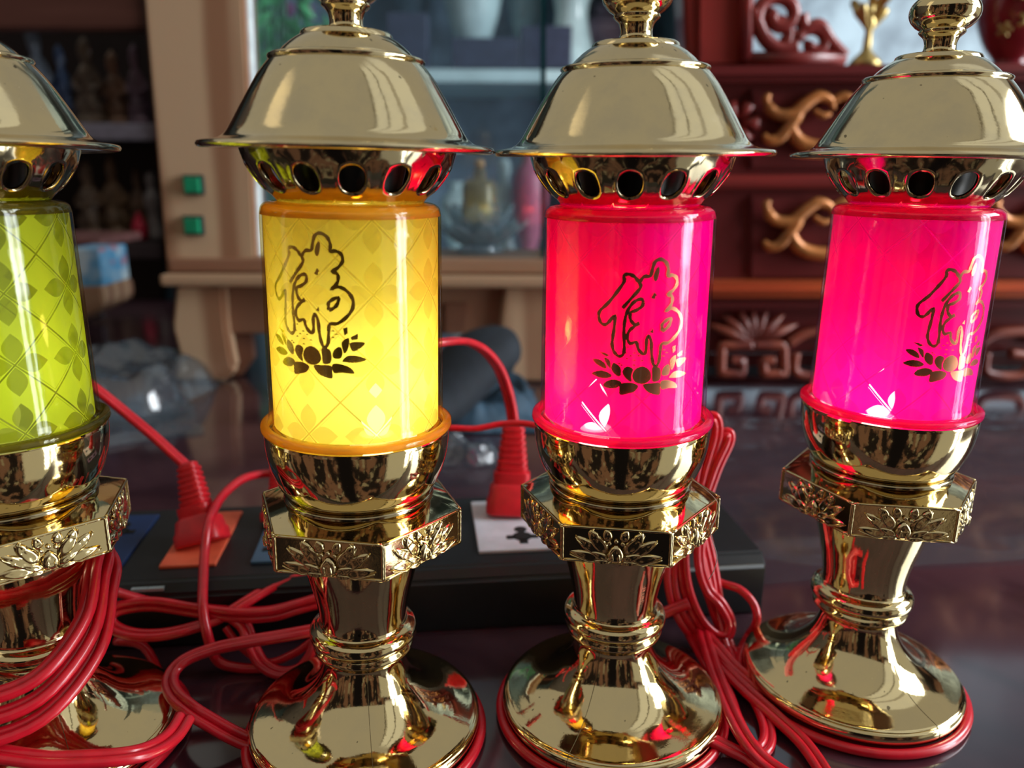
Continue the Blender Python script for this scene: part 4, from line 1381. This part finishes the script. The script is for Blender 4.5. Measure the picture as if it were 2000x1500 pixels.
# ------------------------------------------------------------------ red altar cabinet on the right
DR = 694.0
rc = thing('red_altar_cabinet', 'dark red lacquered altar cabinet with carved apron and gilt-handled drawers', 'cabinet')
plank([(1325, -260), (1476, -260), (1462, 130), (1340, 130)], DR, 40, 'upper_post', M_RED, rc, .003)
plank([(1372, -260), (1380, -260), (1372, 126), (1364, 126)], DR - 4, 6, 'post_bead', M_RED, rc, .001)
plank([(1335, 128), (2300, 120), (2300, 152), (1335, 160)], DR - 22, 200, 'cornice_rail', M_RED, rc, .005)
plank([(1335, 160), (2300, 152), (2300, 560), (1335, 560)], DR, 180, 'carcass', M_RED_D, rc, .002)
plank([(1335, 343), (2300, 338), (2300, 362), (1335, 369)], DR - 12, 20, 'middle_rail', M_RED, rc, .003)
plank([(1335, 553), (2300, 553), (2300, 584), (1335, 584)], DR - 26, 190, 'base_rail', M_ORANGE, rc, .006)
plank([(1335, 584), (2300, 584), (2300, 606), (1335, 606)], DR - 14, 180, 'waist_band', M_RED_D, rc, .003)
plank([(1335, 600), (2300, 600), (2300, 690), (2100, 690), (1900, 690), (1700, 690), (1500, 690), (1335, 690)], DR, 12, 'apron', M_RED_D, rc, .002)
for (x0, x1, y0, y1) in ((1462, 1815, 172, 332), (1462, 1815, 380, 545), (1850, 2230, 172, 332), (1850, 2230, 380, 545)):
    d_ = plank([(x0, y0), (x1, y0), (x1, y1), (x0, y1)], DR - 5, 12, 'drawer', M_RED_D if y0 > 300 else M_RED_D, rc, .003)
    dx = x0 - 1462 + (0 if x0 < 1800 else 62)
    dy = (0 if y0 < 300 else 208)
    bm = bmesh.new()
    strokes = [
        ([(1499, 196), (1503, 212), (1520, 224), (1548, 224), (1572, 204), (1598, 188), (1622, 196), (1628, 214)], [4, 8, 8, 9, 9, 8, 6, 3]),
        ([(1492, 262), (1502, 274), (1522, 270), (1540, 250), (1556, 228), (1570, 206)], [3, 7, 8, 9, 9, 5]),
        ([(1548, 232), (1548, 258), (1568, 280), (1606, 288), (1646, 280), (1664, 256)], [5, 9, 10, 10, 8, 4]),
        ([(1622, 200), (1646, 188), (1664, 198), (1668, 220)], [5, 7, 7, 4]),
        ([(1505, 185), (1496, 192), (1500, 205)], [3, 6, 5]),
        ([(1590, 215), (1606, 226), (1622, 222)], [3, 5, 3])]
    for mir in (0, 1):
        for ptl, rr in strokes:
            pp = []
            for (x, y) in ptl:
                xx = x if not mir else (2 * 1672 - x)
                pp.append(atD(xx + dx, y + dy, DR - 12))
            cp = catmull(pp, 5)
            rs = []
            for i in range(len(cp)):
                k = i / 5
                i0 = min(int(k), len(rr) - 1); i1 = min(i0 + 1, len(rr) - 1)
                rs.append((rr[i0] + (rr[i1] - rr[i0]) * (k - i0)) * .00060)
            tube(bm, cp, rs, 8, upv=Vector((0, 1, 0)))
    obj('carved_handle', finish(bm), M_HANDLE, d_)
    # pull ring centre
bm = bmesh.new()
c_ = atD(1440, 240, DR - 4)
for k in range(6):
    a = 2 * PI * k / 6
    tube(bm, [c_ + Vector((.004 * math.cos(a), 0, .004 * math.sin(a))), c_ + Vector((.017 * math.cos(a), -.003, .017 * math.sin(a)))], [.003, .006], 8)
obj('rosette', finish(bm), M_RED, rc)
# fretwork brackets beside the upper opening


def spiral(cx, cy, r0, r1, a0, turns_, D, n=26):
    out = []
    for i in range(n + 1):
        t_ = i / n
        a = math.radians(a0) + turns_ * 2 * PI * t_
        r = r0 + (r1 - r0) * t_
        out.append(atD(cx + r * math.cos(a), cy - r * math.sin(a), D))
    return out


bm = bmesh.new()
DB = DR - 2
tube(bm, [atD(1462, -200, DB), atD(1455, 118, DB)], .0063, 8, upv=Vector((0, 1, 0)))
tube(bm, [atD(1455, 116, DB), atD(1650, 112, DB)], .0057, 8, upv=Vector((0, 1, 0)))
tube(bm, spiral(1522, 30, 44, 12, 200, -1.15, DB), .0057, 8, upv=Vector((0, 1, 0)))
tube(bm, spiral(1590, 84, 34, 8, 170, -1.0, DB), .0052, 8, upv=Vector((0, 1, 0)))
tube(bm, catmull([atD(1470, 20, DB), atD(1490, 70, DB), atD(1520, 96, DB), atD(1556, 92, DB)], 6), .0063, 8, upv=Vector((0, 1, 0)))
tube(bm, catmull([atD(1566, 28, DB), atD(1572, 56, DB), atD(1600, 50, DB), atD(1622, 82, DB), atD(1648, 110, DB)], 6), .0057, 8, upv=Vector((0, 1, 0)))
tube(bm, catmull([atD(1510, 60, DB), atD(1524, 40, DB), atD(1540, 60, DB), atD(1536, 90, DB)], 6), .0046, 8, upv=Vector((0, 1, 0)))
tube(bm, catmull([atD(1470, -60, DB), atD(1500, -30, DB), atD(1540, -40, DB), atD(1560, -90, DB), atD(1500, -120, DB)], 6), .0063, 8, upv=Vector((0, 1, 0)))
tube(bm, spiral(1540, 78, 16, 5, 90, -1.0, DB), .0040, 8, upv=Vector((0, 1, 0)))
obj('fretwork_bracket', finish(bm), M_RED, rc)
plank([(1340, 690), (2300, 690), (2300, 716), (1340, 716)], DR + 40, 120, 'scroll_backing', M_RED_D, rc, .001)  # board added to keep the gap behind the scrolls dark
# carved apron: fan leaf and key scrolls, repeated along the front
for rep in range(3):
    ox = rep * 372 - 30 if rep else 0
    ox = (0, 372, 744)[rep]
    bm = bmesh.new()
    for ang_, ln in ((-62, 74), (-40, 70), (-18, 66), (0, 64), (18, 66), (40, 70), (62, 74)):
        a = math.radians(90 + ang_)
        bx, by = 1470 + ox, 668
        p0 = atD(bx, by, DR - 6)
        p1 = atD(bx + ln * .5 * math.cos(a) * 1.3, by - ln * .5 * math.sin(a), DR - 9)
        p2 = atD(bx + ln * math.cos(a) * 1.35, by - ln * math.sin(a), DR - 5)
        tube(bm, catmull([p0, p1, p2], 6), [.0022, .0026, .0032, .0038, .0042, .0046, .0048, .0046, .0042, .0036, .0028, .0018, .0008], 8, upv=Vector((0, 1, 0)))
    obj('carved_leaf_fan', finish(bm), M_CARVE, rc)
    bm = bmesh.new()
    D_ = DR - 8
    for s in (1, -1):
        k = [(1470 + ox, 674), (1530 + ox, 674), (1532 + ox, 729), (1492 + ox, 730), (1490 + ox, 705), (1512 + ox, 704)]
        if s < 0:
            k = [(2 * (1470 + ox) - x + 0, y) for x, y in k]
        pts = [atD(x, y, D_) for x, y in k]
        P2 = []
        for i in range(len(pts) - 1):
            for q in range(8):
                P2.append(pts[i].lerp(pts[i + 1], q / 8))
        P2.append(pts[-1])
        tube(bm, P2, .0046, 8, upv=Vector((0, 1, 0)))
    tube(bm, catmull([atD(1540 + ox, 670, D_), atD(1580 + ox, 650, D_), atD(1656 + ox, 650, D_), atD(1660 + ox, 674, D_)], 6), .005, 8, upv=Vector((0, 1, 0)))
    k = [(1554 + ox, 690), (1556 + ox, 729), (1620 + ox, 732), (1640 + ox, 700), (1600 + ox, 690)]
    tube(bm, catmull([atD(x, y, D_) for x, y in k], 6), .0046, 8, upv=Vector((0, 1, 0)))
    obj('key_scroll', finish(bm), M_CARVE, rc)
# things seen through the upper opening
bm = bmesh.new(); c_ = atD(1900, -100, 1900); box(bm, (c_.x + .1, 1.94, .45), (2.2, .03, 2.2))
tag(obj('pale_curtain', bm, simple('pale_blue_curtain', (.50, .62, .74), .6, 0, 0, .45, 9), smooth=False), 'pale blue-white curtain behind the red cabinet', 'curtain')
zc_ = atD(1700, 124, DR - 22).z + .0065


def gilt_tree(px, D):
    c_ = atD(px, 120, D)
    t_ = thing('gilt_ornament', 'gold branching ornament standing on the red cabinet', 'ornament', (c_.x, c_.y, zc_))
    bm = bmesh.new(); lathe(bm, [(0, 0), (.016, 0), (.012, .006), (.004, .014), (.003, .03), (.006, .036), (.003, .042), (.003, .09), (0, .09)], 20)
    obj('stem', bm, M_GILT, t_)
    bm = bmesh.new()
    rn = random.Random(7)
    for i in range(26):
        a = rn.uniform(0, 2 * PI); h = rn.uniform(.035, .12); L_ = rn.uniform(.012, .034)
        tube(bm, catmull([Vector((0, 0, h - .012)), Vector((L_ * .6 * math.cos(a), L_ * .6 * math.sin(a) * .6, h)), Vector((L_ * math.cos(a), L_ * .6 * math.sin(a), h + .010))], 3), [.0014, .0018, .0022, .003, .004, .0035, .001], 6)
    obj('branches', finish(bm), M_GILT, t_)


M_GILT = simple('gilt_metal', (.55, .40, .15), .3, .8, 0, .3, 90)
gilt_tree(1690, DR + 60)
rv_c = atD(1972, 120, DR + 70)
rv = thing('red_vase', 'round crimson vase with gold flowers, at the top right corner', 'vase', (rv_c.x, rv_c.y, zc_))
bm = bmesh.new(); lathe(bm, smooth_prof([(0, 0), (.014, 0), (.016, .004), (.014, .008), (.024, .022), (.032, .045), (.030, .064), (.016, .082), (.011, .094), (.014, .102), (.012, .103), (0, .095)], 4), 48)
obj('body', bm, simple('crimson_glaze', (.20, .008, .018), .25, 0, .5), rv)
bm = bmesh.new()
for (az_, h, s) in ((-95, .036, .008), (-75, .052, .007), (-110, .058, .006), (-125, .030, .006), (-88, .070, .005)):
    a = math.radians(az_ - 10)
    rr = .0325 if .03 < h < .062 else .029
    c0_ = Vector((rr * math.cos(a), rr * math.sin(a), h))
    for k in range(5):
        b_ = 2 * PI * k / 5
        tn = Vector((-math.sin(a), math.cos(a), 0))
        e_ = c0_ + (tn * math.cos(b_) + Vector((0, 0, 1)) * math.sin(b_)) * s
        tube(bm, [c0_ + Vector((math.cos(a), math.sin(a), 0)) * .0005, e_], [.0008, .0022], 6)
obj('gold_flowers', finish(bm), M_GILT, rv)

# ------------------------------------------------------------------ plastic bag, plastic sheet and dark cloth on the table


def crumple(name, label, cat, cx, cy, sx, sy, h, m, seed, nx=46, ny=46, rot=0.0, base=.0012, amp=1.0, fold=1.0):
    from mathutils import noise as mn
    bm = bmesh.new()
    g_ = []
    for i in range(nx + 1):
        row = []
        for j in range(ny + 1):
            u_, v_ = i / nx * 2 - 1, j / ny * 2 - 1
            rr = max(0.0, 1 - (abs(u_) ** 2.6 + abs(v_) ** 2.6))
            n_ = mn.fractal(Vector((u_ * 1.3 + seed, v_ * 1.3, seed * 1.7)), 1.3, 2.1, 3)
            n2 = abs(mn.noise(Vector((u_ * 4 * fold + seed * 3, v_ * 4 * fold, seed)))) * min(1, fold)
            z = base + (h * min(1, rr * 2.2) ** .6) * max(0, (.55 + .6 * n_ * amp)) * (1 - .55 * n2)
            k = 1 + .10 * mn.noise(Vector((u_ * 2 + 9, v_ * 2, seed)))
            x = u_ * sx * k; y = v_ * sy * (1 + .10 * mn.noise(Vector((u_ * 2, v_ * 2 + 5, seed))))
            X = cx + x * math.cos(rot) - y * math.sin(rot)
            Y = cy + x * math.sin(rot) + y * math.cos(rot)
            row.append(bm.verts.new((X, Y, max(base, z))))
        g_.append(row)
    for i in range(nx):
        for j in range(ny):
            bm.faces.new((g_[i][j], g_[i + 1][j], g_[i + 1][j + 1], g_[i][j + 1]))
    o = obj(name, finish(bm), m)
    tag(o, label, cat)
    return o


M_BAG = clear_mat('clear_crinkled_plastic', (.80, .86, .90), (.45, .55, .62), 2.4, .12, 1.4, .09, (.66, .78, .90))
M_SHEET = clear_mat('clear_flat_plastic', (.90, .93, .95), (.7, .76, .80), 1.3, .14, 1.6, .05, (.50, .62, .74))
a = atH(265, 720, 20)
crumple('plastic_bag', 'crumpled clear plastic bag behind the green lamp', 'plastic bag', a.x - .005, a.y - .012, .065, .075, .052, M_BAG, 3.1, fold=.55, amp=.6)
a = atH(250, 810, 0)
crumple('plastic_sheet', 'flat clear plastic sheet lying in front of the crumpled bag', 'plastic sheet', a.x, a.y - .03, .06, .05, .008, M_BAG, 7.4, rot=.5, fold=.6)
a = atH(1700, 960, 0)
crumple('plastic_sheet', 'clear plastic sheet spread behind the pink lamps on the right', 'plastic sheet', a.x + .03, a.y + .03, .20, .12, .010, M_SHEET, 1.3, 90, 70, rot=.15, fold=1.4)
a = atH(1960, 900, 0)
crumple('plastic_wrapper', 'creased clear wrapper at the right edge of the table', 'plastic wrapper', a.x + .13, a.y - .03, .05, .05, .022, M_BAG, 5.2, rot=-.5)
a = atH(905, 905, 0)
crumple('plastic_scrap', 'small crinkled plastic scrap behind the power strip', 'plastic scrap', a.x, a.y + .01, .022, .018, .016, M_BAG, 9.2)
# dark cloth pouch
ck = thing('dark_cloth_pouch', 'dark slate cloth pouch lying in front of the pine stand', 'pouch')
bm = bmesh.new()
tube(bm, catmull([atD(800, 815, 520), atD(850, 790, 540), atD(890, 745, 560), atD(930, 705, 575), atD(975, 682, 585), atD(1002, 680, 590)], 7),
     [k * MM for k in [8 + 22 * math.sin(PI * min(1, .12 + i / 35 * .55)) - (i / 35) ** 3 * 12 for i in range(36)]], 24, flat=.75)
o = obj('pouch_body', finish(bm), simple('slate_cloth', (.007, .011, .018), .8, 0, 0, .3, 60, .3), ck)
crumple('cloth_skirt', None, None, atH(900, 800, 0).x, atH(900, 800, 0).y, .06, .06, .040, simple('slate_blue_cloth', (.022, .055, .09), .7, 0, 0, .3, 60, .3), 6.1).parent = ck
